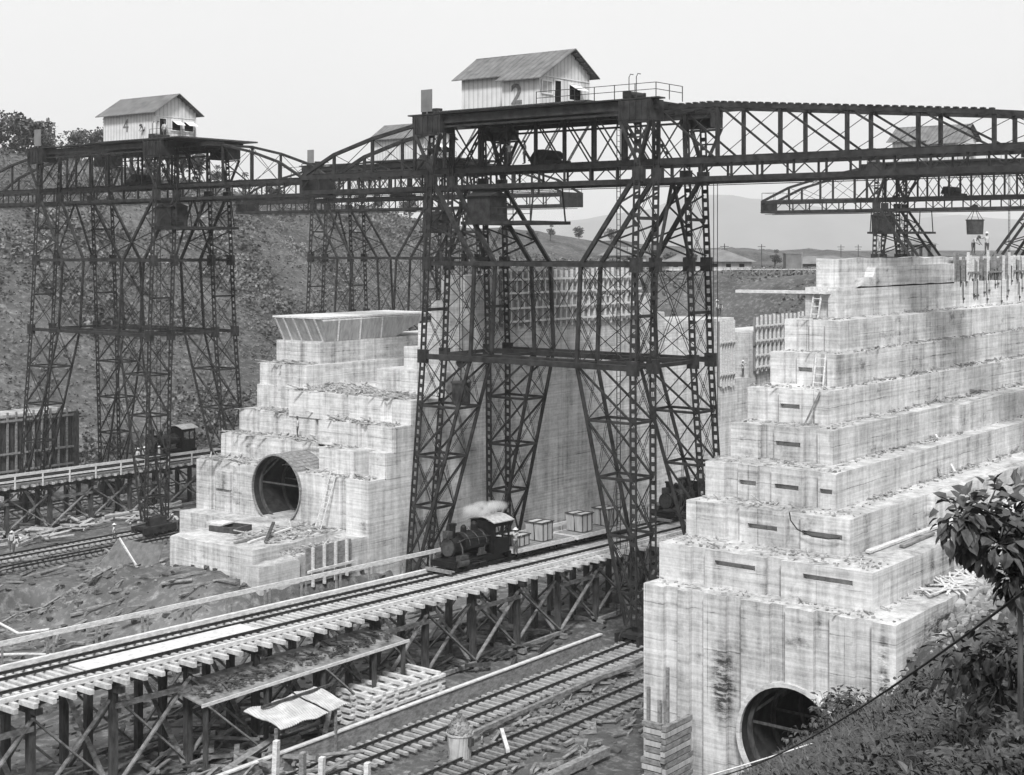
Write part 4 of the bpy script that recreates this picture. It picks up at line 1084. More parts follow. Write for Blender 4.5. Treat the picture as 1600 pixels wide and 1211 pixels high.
timber_heap('planks and bars lying on the culvert apron', [], 0, 1, 2, 'wood_mid')
bpy.data.objects.remove([o for o in C.objects if o.name.startswith('scrap_timber')][-1])
for (p, q, lb, mt) in (((68.5, 78.6, 5.62), (76, 79.4, 5.66), 'long plank lying along the culvert apron edge', 'wood_mid'), ((69.2, 77.9, 5.6), (74.5, 79.1, 5.7), 'second long plank on the culvert apron', 'wood_pale'), ((70.0, 77.0, 5.62), (72.6, 79.0, 6.4), 'dark beam tilted across the apron planks', 'wood_dark')):
    beam(lb, p, q, .22, .12, mt)
t = thing('tool_box', 'flat iron frame with tools lying on the culvert apron', 'tool box', (71.6, 82.6, 5.54), .2)
MB().box(-.9, .9, -1.3, 1.3, 0, .12).box(-.9, -.75, -1.3, 1.3, .12, .4).box(.75, .9, -1.3, 1.3, .12, .4).box(-.75, .75, -1.3, -1.1, .12, .4).obj('frame', 'steel_mid', t)
MB().box(-.5, .9, .3, 1.5, .4, .5).obj('lid', 'wood_pale', t)
# plank screens by the pit
t = thing('plank_screen', 'triangular grey board screen on the mud left of the culvert apron', 'screen', (66.5, 88.3, 0))
MB().quadbox([(-.6, 4.2, .2), (.5, -2.2, .6), (.56, -2.2, .6), (-.54, 4.2, .2), (1.8, 3.2, 3.4), (2.2, -1.5, 3.4), (2.26, -1.5, 3.4), (1.86, 3.2, 3.4)]).obj('boards', 'canvas', t); t.location.z = .9
MB().bar((1.8, 3.2, 3.45), (.4, -2.3, .7), .1, .16).obj('edge_board', 'wood_pale', t)
MB().bar((-.62, 4.25, .2), (1.8, 3.25, 3.4), .1, .1).obj('edge_board', 'wood_mid', t)
# pipes and a hose at left
def pipe(label, pts, r, mt='wood_pale', name='pipe', cat='pipe'):
    c_ = Vector(pts[0]); return_ = MB().tube([Vector(p) - c_ for p in pts], r, 8).obj(name, mt, smooth=True, label=label, cat=cat); return_.location = c_; return return_
pipe('straight pale pipe slanting across the mud to the trestle handrail', [(43.5, 75.5, 3.6), (50, 76.2, 2.2), (56.5, 74.0, 1.0)], .10)
pipe('dark hose curving up from the mud to the pit edge', [(40, 73, 1.2), (46, 76, 1.0), (50.5, 77.3, 1.1), (53.8, 78.6, 1.6), (55.4, 80.4, 2.0), (55.2, 80.9, 1.9)], .11, 'wood_mid', 'hose', 'hose')
pipe('upper pipe running down from the track to the hose end', [(55.2, 97, 1.4), (55.5, 90, 1.5), (54.2, 83.2, 1.4), (54.9, 80.9, 1.9)], .09)
o = MB().tube([(cos(a) * 1.1, sin(a) * 1.4, .1) for a in [2 * pi * k / 24 for k in range(25)]], .12, 6).obj('hose_coil', 'wood_mid', label='loop of hose lying in the mud at the left edge', cat='hose'); o.location = (45.0, 80.2, .3)
# timber crib at the corner of the right wall
t = thing('timber_crib', 'small stacked timber crib against the foot of the side wall corner', 'timber crib', (59.7, 37.2, 0))
for k in range(11):
    j_ = R.uniform(-.12, .12)
    MB().box(j_, 2.5 + j_, 0, .24, k * .3, k * .3 + .24).obj('log', 'wood_mid' if k % 3 else 'form_pale', t); MB().box(-.05, .2, .25, 1.3 + j_, k * .3 + .1, k * .3 + .34).obj('log', 'form_pale' if k % 2 else 'wood_mid', t)
for (x, y, h) in ((.3, .5, 4.4), (.1, 1.0, 5.0), (1.7, .9, 5.6), (.7, .7, 4.1)): MB().box(x, x + .12, y, y + .16, 2, h).obj('upright', 'wood_mid', t)
# ladders and boards on the walls
def ladder(label, p, q, w_=.5, mt='wood_pale'):
    c_ = Vector(p); d = Vector(q) - c_; s_ = d.cross(Vector((1, 0, 0))).normalized() if abs(d.normalized().x) < .8 else Vector((0, 1, 0)); L_ = d.length; d.normalize()
    s_ = Vector((0, 1, 0)); t = thing('ladder', label, 'ladder', c_)
    for k in (-1, 1): MB().bar(s_ * k * w_ / 2, s_ * k * w_ / 2 + d * L_, .08, .08).obj('rail', mt, t)
    n = max(2, int(L_ / .42))
    for k in range(n): z = d * (L_ * (k + .5) / n); MB().bar(s_ * -w_ / 2 + z, s_ * w_ / 2 + z, .06, .05).obj('rung', mt, t)
ladder('wooden ladder leaning beside the culvert arch on the centre wall', (76.0, 77.9, 5.5), (76.95, 77.1, 9.9), .6)
ladder('ladder reaching up the sixth step of the side wall', (75.6, 36.9, ZT(5)), (76.0, 36.9, ZT(6) + .0), .6)
ladder('short ladder high on the eighth step of the side wall', (80.2, 39.4, ZT(7)), (80.6, 39.3, ZT(8)), .5)
ladder('long ladder hung down the boarded far wall at left', (80, 132.3, 3.5), (80.1, 132.4, 9.8), .8)
beam('narrow board leaning on the fifth step of the side wall', (72.7, 36.3, ZT(4)), (73.2, 35.6, ZT(5) - .02), .28, .06, 'wood_mid')
beam('pale pole leaning against the long ledge of the side wall', (84.2, 32.2, ZT(2) + .1), (85.5, 33.9, ZT(3) + .2), .12, .12, 'wood_pale')
beam('short pole beside the leaning pale pole on the ledge', (82.0, 32.2, ZT(2) + .1), (82.6, 32.9, ZT(2) + 1.3), .14, .1, 'wood_mid')
beam('plank projecting left from the high end of the side wall', (80.5, 38.5, ZT(7) + 1.55), (80.8, 45.0, ZT(7) + 1.5), .5, .18, 'wood_pale')
for k in range(7):
    o = MB().box(0, R.uniform(2.4, 3.2), 0, .26, 0, .09).obj('plank', 'wood_pale', label='pale plank in the loose pile on the third ledge of the side wall', cat='plank', group='planks piled on the ledge'); o.location = (76.0 + .25 * k, 29.3 + .25 * k, ZT(1) + .05 + .05 * (k % 3)); o.rotation_euler = (0, 0, R.uniform(-.1, .1))
beam('long plank lying along the third ledge of the side wall', (67.9, 30.4, ZT(1) + .12), (76.5, 30.2, ZT(1) + .12), .3, .12, 'wood_pale')
beam('short dark plank beside the long one on the third ledge', (70.2, 29.6, ZT(1) + .12), (74.5, 29.7, ZT(1) + .12), .28, .12, 'wood_mid')
m = MB()
for k in range(60): 
    x = R.uniform(69, 77); y = R.uniform(26.9, 28.2); a = R.gauss(0, .9); e = Vector((cos(a), sin(a), R.uniform(-.05, .12))) * R.uniform(.5, 1.7); m.bar(Vector((x, y, ZT(0) + .15)) - e, Vector((x, y, ZT(0) + .2)) + e, .1, .05)
m.obj('scrap_timber', 'wood_pale', label='tangle of thin boards on the lowest ledge of the side wall', cat='timber scraps', kind='stuff')
# ------------------------------------------------------------------ locomotives
def locomotive(label, u, v, z, flip=False):
    t = thing('steam_locomotive', label, 'locomotive', (u, v, z), pi if flip else 0, 'small saddle tank locomotives')   # faces -x
    m = MB(); m.cyl((.75, 0, 1.55), (4.1, 0, 1.55), .58, n=24); m.cyl((.45, 0, 1.55), (1.3, 0, 1.55), .64, n=24); m.obj('boiler', 'iron', t, smooth=False)
    m = MB(); m.cyl((.38, 0, 1.55), (.46, 0, 1.55), .56, n=24); m.cyl((.33, 0, 1.55), (.4, 0, 1.55), .12, n=10); m.obj('smokebox_door', 'steel_mid', t)
    m = MB(); n = 14                                                 # saddle tank: a lobed roof over the boiler
    prof = [(cos(a) * .86, 1.62 + sin(a) * .78) for a in [pi * k / n - .25 * (1 - 2 * k / n) for k in range(n + 1)]] 
    inner = [(cos(a) * .60, 1.55 + sin(a) * .60) for a in [pi * k / n for k in range(n + 1)]][::-1]
    m.prism([(y, zz) for y, zz in prof + inner], 1.35, 3.75, 'x'); m.obj('saddle_tank', 'iron', t)
    m = MB(); m.cyl((.85, 0, 2.1), (.85, 0, 3.0), .2, .24, n=16); m.cyl((.85, 0, 2.95), (.85, 0, 3.08), .3, .3, n=16); m.obj('smokestack', 'iron', t)
    m = MB(); m.cyl((2.0, 0, 2.3), (2.0, 0, 2.72), .22, .2, n=14); m.cyl((2.0, 0, 2.72), (2.0, 0, 2.86), .2, .08, n=14); m.obj('sand_dome', 'iron', t)
    m = MB(); m.cyl((3.1, 0, 2.3), (3.1, 0, 2.78), .26, .24, n=14); m.cyl((3.1, 0, 2.78), (3.1, 0, 2.95), .24, .1, n=14); m.cyl((3.45, 0, 2.3), (3.45, 0, 3.1), .04, n=6); m.obj('steam_dome', 'iron', t)
    m = MB(); m.box(.2, .62, -.24, .24, 2.15, 2.62); m.cyl((.12, 0, 2.38), (.2, 0, 2.38), .2, n=14); m.obj('headlight', 'steel_mid', t)
    m = MB()                                                         # cab with open windows
    for y in (-1.0, 1.0):
        m.box(4.0, 5.65, y - .04, y + .04, .75, 1.75); m.box(4.0, 4.15, y - .04, y + .04, 1.75, 2.85); m.box(4.85, 4.97, y - .04, y + .04, 1.75, 2.85); m.box(5.5, 5.65, y - .04, y + .04, 1.75, 2.85); m.box(4.0, 5.65, y - .041, y + .041, 2.55, 2.86)
    m.box(3.98, 4.05, -.96, .96, .75, 2.86); m.box(5.6, 5.66, -.96, .96, .75, 1.6)
    c_ = m.obj('cab', 'iron', t)
    m = MB(); n = 10; top = [(1.2 - 2.4 * k / n, 2.88 + .32 * sin(pi * k / n)) for k in range(n + 1)]
    m.prism(top + [(y, zz - .06) for y, zz in top[::-1]], 3.75, 5.95, 'x'); m.obj('cab_roof', 'form_pale', c_)
    m = MB(); m.box(.1, 5.7, -.85, .85, .62, .78); m.box(-.05, .15, -1.05, 1.05, .35, .75); m.box(5.65, 5.85, -1.05, 1.05, .35, .75); m.box(.15, 5.7, -.62, -.5, .3, .62); m.box(.15, 5.7, .5, .62, .3, .62); m.obj('frame', 'iron', t)
    MB().box(-.45, -.05, -1.05, 1.05, .16, .24).box(-.5, -.42, -1.1, 1.1, .1, .32).obj('footboard', 'wood_mid', t)
    for y in (-1.0, 1.0):
        m = MB(); m.cyl((.45, y * .88, .62), (1.35, y * .88, .62), .25, n=14); m.box(.5, 1.3, y * .88 - .2, y * .88 + .2, .85, 1.1)
        m.obj('cylinder', 'steel_mid', t)
    for x in (2.1, 3.5):
        for y in (-.47, .47):
            inst(LWHEEL, 'wheel', (x, y, .46), t)
    m = MB()
    for y in (-.68, .68): m.bar((1.35, y, .6), (3.5, y, .42), .05, .09); m.bar((2.1, y * 1.05, .36), (3.5, y * 1.05, .36), .04, .08)
    m.obj('side_rod', 'steel_mid', t)
    m = MB(); m.tube([(3.3, -.62, 2.2), (3.3, -.8, 1.6), (3.2, -.82, 1.0)], .04, 6); m.tube([(1.0, -.5, 2.0), (1.0, -.78, 1.5), (.95, -.85, 1.1)], .05, 6); m.box(2.7, 3.1, -.95, -.72, 1.0, 1.35); m.cyl((2.5, -.86, .95), (3.3, -.86, .95), .1, n=8); m.obj('pipework', 'steel_mid', t)
    m = MB(); m.cyl((2.55, 0, 2.38), (2.55, 0, 2.5), .03, n=6); m.cyl((2.55, 0, 2.5), (2.55, 0, 2.68), .15, .05, n=10); m.obj('bell', 'steel_mid', t)
    m = MB()
    for x in (1.7, 2.6, 3.4): m.tube([(x, cos(a) * .875, 1.62 + sin(a) * .795) for a in [pi * k / 10 for k in range(11)]], .02, 4)
    m.obj('tank_band', 'steel_mid', t)
    MB().tube([(4.0, -.75, 2.0), (1.3, -.75, 2.1), (.7, -.6, 1.9)], .025, 6).tube([(4.0, .75, 2.0), (1.3, .75, 2.1), (.7, .6, 1.9)], .025, 6).obj('handrail', 'steel_mid', t)
    return t
LWHEEL = MB().cyl((0, -.06, 0), (0, .06, 0), .46, n=20).cyl((0, -.09, 0), (0, .09, 0), .1, n=8).mesh('wheel', 'iron')
VT = 57.5 + 3.61
l1 = locomotive('small black locomotive with pale cab roof and steam, leading flat cars on the trestle', 70.9, VT, deck_z(73.5) - .02)
l1.rotation_euler = (0, .0243, 0)
l2 = dup(l1, (97.6, VT, deck_z(100) - .02), None, 'dark locomotive half hidden behind the big crane legs and the stepped wall'); l2.rotation_euler = (0, .0243, 0)
l3 = dup(l1, (93.2, 117.0 + 3.61, 4.85), 0, 'locomotive with pale cab roof standing on the left trestle')
# cars with skips
def flat_car(label, u, L_, z, v=VT):
    t = thing('flat_car', label, 'rail car', (u, v, z), 0, 'flat cars behind the locomotive'); t.rotation_euler = (0, .0243, 0)
    MB().box(0, L_, -1.05, 1.05, .62, .74).obj('deck', 'wood_mid', t)
    MB().box(0, L_, -1.12, -1.05, .48, .76).box(0, L_, 1.05, 1.12, .48, .76).box(-.05, 0, -1.1, 1.1, .45, .74).box(L_, L_ + .05, -1.1, 1.1, .45, .74).obj('side_sill', 'wood_pale', t)
    MB().box(.3, L_ - .3, -.4, -.25, .35, .62).box(.3, L_ - .3, .25, .4, .35, .62).obj('frame', 'iron', t)
    for x in (1.0, 1.9, L_ - 1.9, L_ - 1.0):
        for y in (-.47, .47): inst(CWHEEL, 'wheel', (x, y, .3), t)
    MB().cyl((-.35, 0, .5), (-.05, 0, .5), .12, n=10).cyl((L_ + .05, 0, .5), (L_ + .35, 0, .5), .12, n=10).obj('coupler', 'steel_mid', t)
    return t
CWHEEL = MB().cyl((0, -.05, 0), (0, .05, 0), .3, n=16).cyl((0, -.08, 0), (0, .08, 0), .07, n=6).mesh('wheel', 'iron')
flat_car('first flat car behind the steaming locomotive', 77.3, 6.7, deck_z(80.5) - .02)
flat_car('second flat car behind the steaming locomotive, partly behind crane legs', 84.5, 6.7, deck_z(88) - .02)
def skip(label, u, v=VT, low=False):
    z = deck_z(u) + .72
    t = thing('skip_bucket', label, 'skip', (u, v, z), R.uniform(-.08, .08), 'concrete skips on the flat cars')
    t.scale = (.88, .92, .86)
    for y in (-.42, .42):
        m = MB(); h = 1.45 if not low else .8
        if True:
            m.quadbox([(-.62, y - .36, 0), (.62, y - .36, 0), (.62, y + .36, 0), (-.62, y + .36, 0), (-.8, y - .36, h), (.8, y - .36, h), (.8, y + .36, h), (-.8, y + .36, h)])
            m.obj('pan', 'form_pale', t)
        m = MB(); m.box(-.74, .74, y - .32, y + .32, h - .12, h - .02); m.obj('concrete_load', 'conc', t)
        m = MB()
        for q in ((-.86, .86, y - .42, y - .33), (-.86, .86, y + .33, y + .42), (-.86, -.76, y - .33, y + .33), (.76, .86, y - .33, y + .33)): m.box(q[0], q[1], q[2], q[3], h - .03, h + .05)
        m.box(-.66, -.58, y - .4, y - .36, 0, h); m.box(.58, .66, y - .4, y - .36, 0, h); m.box(-.04, .04, y - .4, y - .36, 0, h); m.obj('rim', 'steel_mid', t)
    return t
skip('low open skip right behind the locomotive cab', 78.6, low=True)
skip('pale double skip on the first flat car', 81.3); skip('pale double skip on the second flat car', 86.2)
skip('double skip on the farther end of the second flat car, behind crane legs', 89.6)
# ------------------------------------------------------------------ people
def person_mesh(pose):
    """one continuous skinned figure; pose gives joint positions in metres, facing -x"""
    V = []; E = []; RAD = []
    def add(p, r, par=None):
        V.append(p); RAD.append(r)
        if par is not None: E.append((par, len(V) - 1))
        return len(V) - 1
    J = dict(hip=(0, 0, .93), chest=(0, 0, 1.25), neck=(0, 0, 1.47), head=(-.02, 0, 1.60), top=(-.02, 0, 1.70),
             kl=(-.03, .11, .50), fl=(0, .12, .09), tl=(-.16, .13, .04), kr=(-.03, -.11, .50), fr=(0, -.12, .09), tr=(-.16, -.13, .04),
             sl=(0, .18, 1.40), el=(.02, .25, 1.13), hl=(-.05, .26, .87), sr=(0, -.18, 1.40), er=(.02, -.25, 1.13), hr=(-.05, -.26, .87))
    J.update(pose)
    hip = add(J['hip'], .135); ch = add(J['chest'], .15, hip); nk = add(J['neck'], .06, ch); hd = add(J['head'], .095, nk); add(J['top'], .08, hd)
    hands = []
    for s_ in 'lr':
        y = .1 if s_ == 'l' else -.1
        h = add((J['hip'][0], J['hip'][1] + y, J['hip'][2] - .08), .095, hip); k = add(J['k' + s_], .065, h); f = add(J['f' + s_], .05, k); add(J['t' + s_], .04, f)
        sh = add(J['s' + s_], .068, ch); e = add(J['e' + s_], .047, sh); a = add(J['h' + s_], .034, e)
        d = (Vector(J['h' + s_]) - Vector(J['e' + s_])).normalized(); w_ = add(tuple(Vector(J['h' + s_]) + d * .08), .036, a); hands.append((V[w_], d))
    me = bpy.data.meshes.new('person'); me.from_pydata(V, E, []); o = bpy.data.objects.new('tmp', me); C.objects.link(o)
    sk = o.modifiers.new('s', 'SKIN'); sk.use_smooth_shade = True
    for i, r in enumerate(RAD): me.skin_vertices[0].data[i].radius = (r, r)
    me.skin_vertices[0].data[0].use_root = True
    ss = o.modifiers.new('u', 'SUBSURF'); ss.levels = 1; ss.render_levels = 1
    dg = bpy.context.evaluated_depsgraph_get(); out = bpy.data.meshes.new_from_object(o.evaluated_get(dg)); bpy.data.objects.remove(o)
    b = bmesh.new(); b.from_mesh(out)
    def wedge(p, q, r):
        m = MB().bar(p, q, r, r); vs_ = [b.verts.new(x) for x in m.v]
        for f in m.f: b.faces.new([vs_[i] for i in f])
    for (p, d) in hands:                                            # five fingers a hand
        p = Vector(p); s_ = d.cross(Vector((1, 0, .1))).normalized()
        for k, L_ in ((-1.5, .065), (-.5, .08), (.5, .075), (1.5, .06)): wedge(p + s_ * k * .018, p + s_ * k * .02 + d * L_ + Vector((-.02, 0, 0)), .015)
        wedge(p + s_ * .03 - d * .03, p + s_ * .065 + d * .02, .017)
    h = Vector(J['head']); wedge(h + Vector((-.08, 0, -.0)), h + Vector((-.115, 0, -.02)), .025)
    for y in (-.1, .1): wedge(h + Vector((0, y * .85, .02)), h + Vector((0, y * 1.02, -.03)), .02)
    b.to_mesh(out); b.free()
    out.materials.clear()
    for k in ('shirt', 'trousers', 'skin'): out.materials.append(MT[k])
    hz, nz_ = J['hip'][2], J['neck'][2]
    for p in out.polygons:
        c_ = p.center
        hd_ = min((Vector(J['hl']) - c_).length, (Vector(J['hr']) - c_).length)
        p.material_index = 2 if (c_ - h).length < .16 or hd_ < .12 else (1 if c_.z < hz + .03 else 0)
    out['h'] = tuple(J['top']); return out
PM = {'stand': person_mesh({}), 'walk': person_mesh(dict(kl=(-.2, .11, .52), fl=(-.22, .12, .10), tl=(-.38, .13, .05), kr=(.05, -.11, .50), fr=(.28, -.12, .16), tr=(.16, -.13, .05), el=(.12, .25, 1.15), hl=(.1, .26, .9), er=(-.12, -.25, 1.16), hr=(-.3, -.22, 1.0))),
      'bend': person_mesh(dict(chest=(-.2, 0, 1.17), neck=(-.38, 0, 1.27), head=(-.5, 0, 1.33), top=(-.58, 0, 1.39), sl=(-.33, .18, 1.24), sr=(-.33, -.18, 1.24), el=(-.42, .24, .98), hl=(-.62, .16, .86), er=(-.42, -.24, .98), hr=(-.64, -.16, .84))),
      'reach': person_mesh(dict(el=(-.2, .24, 1.3), hl=(-.42, .18, 1.42), er=(-.22, -.24, 1.25), hr=(-.45, -.15, 1.28)))}
hat = MB().cyl((0, 0, 0), (0, 0, .015), .2, .19, n=16).cyl((0, 0, .015), (0, 0, .12), .105, .085, n=16).mesh('hat', 'trim')
hatd = MB().cyl((0, 0, 0), (0, 0, .015), .17, .16, n=16).cyl((0, 0, .015), (0, 0, .11), .105, .085, n=16).mesh('hat', 'trousers')
def person(pose, u, v, z, yaw, label, dark_hat=False, scale=1.0):
    o = inst(PM[pose], 'person', (u, v, z), None, (0, 0, yaw), scale, label=label, cat='person')
    h = PM[pose]['h']; inst(hatd if dark_hat else hat, 'hat', (h[0], h[1], h[2] - .03), o, (0, radians(-50) if pose == 'bend' else 0, 0)); return o
person('stand', 85.2, 65.4, 32.82, -.6, 'man in white shirt standing in the big crane boom below its house', True)
person('reach', 84.9, 66.6, 32.82, .6, 'man with raised hands beside the pole, left of the other man in the big boom', True)
person('stand', 87.5, 110.3, 36.92, 1.2, 'man in the doorway of the crane house numbered 4', True)
person('bend', 86.8, 112.4, 36.92, .2, 'man bending outside the door of the house numbered 4', True)
person('reach', 76.9, VT - 1.28, deck_z(77) + .45, 1.3, 'engine man in white shirt leaning out at the back of the steaming locomotive')
person('stand', 90.0, 117.7, 4.86, .3, 'man in pale clothes on the left trestle, leftmost of the three near the locomotive', scale=1.05)
person('walk', 91.3, 118.3, 4.86, .5, 'man on the left trestle, middle of the three near the locomotive')
person('stand', 92.6, 117.6, 4.86, -.3, 'man standing at the trestle handrail closest to the left locomotive')
person('walk', 79.2, 106.9, .3, 2.6, 'man in white shirt walking beside the ground track below the left trestle')
person('bend', 86.6, 107.2, .3, -1.2, 'worker in pale hat bending beside the ground track near the centre wall')
person('bend', 71.0, 109.8, .3, 2.4, 'man stooping over the ground track at the left edge')
person('stand', 71.6, 111.0, .3, 1.0, 'man standing behind the stooping one at the left edge')
person('walk', 83.0, 85.7, ZT(2) + .03, 2.8, 'workman in dark trousers on the upper broken step of the centre wall')
person('stand', 80.9, 85.2, ZT(1) + .03, -.8, 'workman on the step just above the culvert arch', True)
person('reach', 108.0, 38.8, ZT(8) + 1.85, -2.2, 'man reaching toward a post on top of the side wall at upper right')
person('bend', 106.2, 39.2, ZT(8) + 1.85, 1.2, 'man bending over the forms on top of the side wall at upper right', True)
person('bend', 130.2, 74.6, ZT(5) + .85, .7, 'worker stooping on the far pour right of the big crane', True)
person('stand', 131.2, 75.5, ZT(5) + .85, 2.0, 'worker standing behind the stooping one on the far pour')
person('reach', 133.8, 73.9, ZT(2) + .02, 1.6, 'worker standing against the farthest form panel')
# ------------------------------------------------------------------ foliage
def tri_leaf(m, c_, d, n_, L_, w_, bend=.25):
    """pointed leaf folded along its rib"""
    d = d.normalized(); s_ = d.cross(n_).normalized(); up = s_.cross(d).normalized()
    i = len(m.v)
    m.v += [tuple(c_), tuple(c_ + d * L_ * .35 + s_ * w_ * .5 + up * w_ * .12), tuple(c_ + d * L_ * .75 + s_ * w_ * .33 - up * L_ * bend * .3), tuple(c_ + d * L_ - up * L_ * bend), tuple(c_ + d * L_ * .75 - s_ * w_ * .33 - up * L_ * bend * .3), tuple(c_ + d * L_ * .35 - s_ * w_ * .5 + up * w_ * .12), tuple(c_ + d * L_ * .5 - up * L_ * bend * .2)]
    m.f += [(i, i+1, i+6), (i+1, i+2, i+6), (i+2, i+3, i+6), (i+3, i+4, i+6), (i+4, i+5, i+6), (i+5, i, i+6)]
def rv(): 
    while True:
        v = Vector((R.uniform(-1, 1), R.uniform(-1, 1), R.uniform(-1, 1)))
        if .05 < v.length < 1: return v
def flat_tuft(m, c_, s_, n=3):
    for _ in range(n):
        d = rv(); d.z = abs(d.z) * .7; a = d.normalized() * s_; b = a.cross(rv()).normalized() * s_ * .55; i = len(m.v)
        m.v += [tuple(c_ - b * .3), tuple(c_ + a * .6 + b), tuple(c_ + a * 1.15), tuple(c_ + a * .5 - b)]; m.f.append((i, i+1, i+2, i+3))
def far_tree_meshes(seed, H, W, n, lean=0):
    R.seed(seed); tr = MB(); pts = [(0, 0, -.5), (.1 * lean, 0, H * .35), (.25 * lean, .1, H * .7)]; tr.tube(pts, [H * .045, H * .03, H * .015], 6)
    lobes = []
    for k in range(9):
        a = R.uniform(0, 2 * pi); q = R.uniform(.15, 1) * W * .34; z = H * R.uniform(.42, .88); lobes.append((Vector((cos(a) * q + .2 * lean, sin(a) * q, z)), W * R.uniform(.15, .27)))
        tr.tube([(.05 * lean, 0, H * .35), tuple(lobes[-1][0] * .6 + Vector((0, 0, z * .25))), tuple(lobes[-1][0])], [H * .016, H * .01, H * .004], 5)
    cr = MB()
    for _ in range(n):
        c_, r_ = R.choice(lobes); v = rv().normalized() * r_ * R.uniform(.55, 1.1); v.z *= .75; flat_tuft(cr, c_ + v, W * .055 * R.uniform(.6, 1.3), 2)
    return tr.mesh('trunk', 'bark'), cr.mesh('crown', 'leaf')
TREES = [far_tree_meshes(3, 9, 8, 900), far_tree_meshes(5, 7, 7, 800, 1.5), far_tree_meshes(8, 10, 6, 700, -1)]
def at(px, d): r = (px - 800) / 2250; return d * (.788 + .616 * r), d * (.616 - .788 * r)
TG = 'trees along the crest of the dark hillside'
def tree(k, u, v, s, label, group=None, zoff=0):
    t = thing('tree', label, 'tree', (u, v, ground_z(u, v) - .2 + zoff), R.uniform(0, 6), group); inst(TREES[k][0], 'trunk', (0, 0, 0), t, scale=s); inst(TREES[k][1], 'crown', (0, 0, 0), t, scale=s)
R.seed(21)
tree(0, *at(38, 262), 1.35, 'tall round tree at the upper left edge above the hillside', zoff=-4.5)
tree(1, *at(-8, 255), 1.0, 'pale tree cut by the left edge beside the tall round one')
tree(1, *at(72, 258), .8, 'lower bushy tree right of the tall round tree at upper left')
for px, d, s in ((120, 272, .8), (150, 268, .95), (176, 275, 1.05), (205, 272, 1.15), (235, 270, 1.2), (262, 276, 1.1), (286, 280, .85), (312, 285, .7), (340, 290, .55)):
    tree(R.randint(0, 2), *at(px, d), s, 'leafy tree on the hill crest behind the crane numbered 4', TG)
for px, d, s in ((380, 285, .6), (425, 290, .55), (520, 300, .6), (590, 310, .55), (640, 320, .6), (700, 322, .7), (745, 330, .4), (790, 340, .45), (830, 350, .42), (860, 360, .45)):
    tree(R.randint(0, 2), *at(px, d), s, 'small tree on the low part of the hill crest behind the centre wall', 'small trees on the low part of the hill crest')
tree(1, *at(905, 395), .55, 'left of two thin trees on the skyline between the big crane legs')
tree(1, *at(955, 400), .6, 'right of two thin trees on the skyline between the big crane legs')
tree(2, *at(1211, 262), .42, 'dark upright tree on the embankment beside the square shed')
tree(1, *at(1048, 268), .5, 'bushy tree at the left end of the long low house')
tree(0, *at(1083, 262), .4, 'small tree in front of the long low house')
# scrub on the far slope (nobody could count it)
R.seed(33)
m = MB(); mp = MB()
for _ in range(62000):
    px = R.uniform(-60, 980); d = R.uniform(150, 340); u, v = at(px, d)
    if v < 135: continue
    q = nz(u, v, .06, 7) + .6 * nz(u, v, .2, 2)
    if R.random() > .72 + q: continue
    c_ = Vector((u, v, ground_z(u, v) + .1)); s_ = R.uniform(.13, .38) * (1 + .6 * (q > .2)); c_.z += R.uniform(0, .5 if q < .2 else 1.4)
    flat_tuft(mp if (R.random() < .03 or nz(u, v, .05, 12) > .48) else m, c_, s_, 4)
m.obj('hillside_scrub', 'scrub', label='dark scrub covering the hillside behind the cranes', cat='scrub', kind='stuff')
mp.obj('pale_scrub', 'leaf_pale', label='pale dry tufts scattered on the dark hillside', cat='scrub', kind='stuff')
m = MB()
for _ in range(5200):
    px = R.uniform(900, 1330); d = R.uniform(190, 300); u, v = at(px, d)
    if u < 186: continue
    if nz(u, v, .1, 17) < -.1: continue
    flat_tuft(m, Vector((u, v, ground_z(u, v))), R.uniform(.2, .6), 3)
m.obj('bank_grass', 'bank', label='rough grass on the distant embankment', cat='grass', kind='stuff')
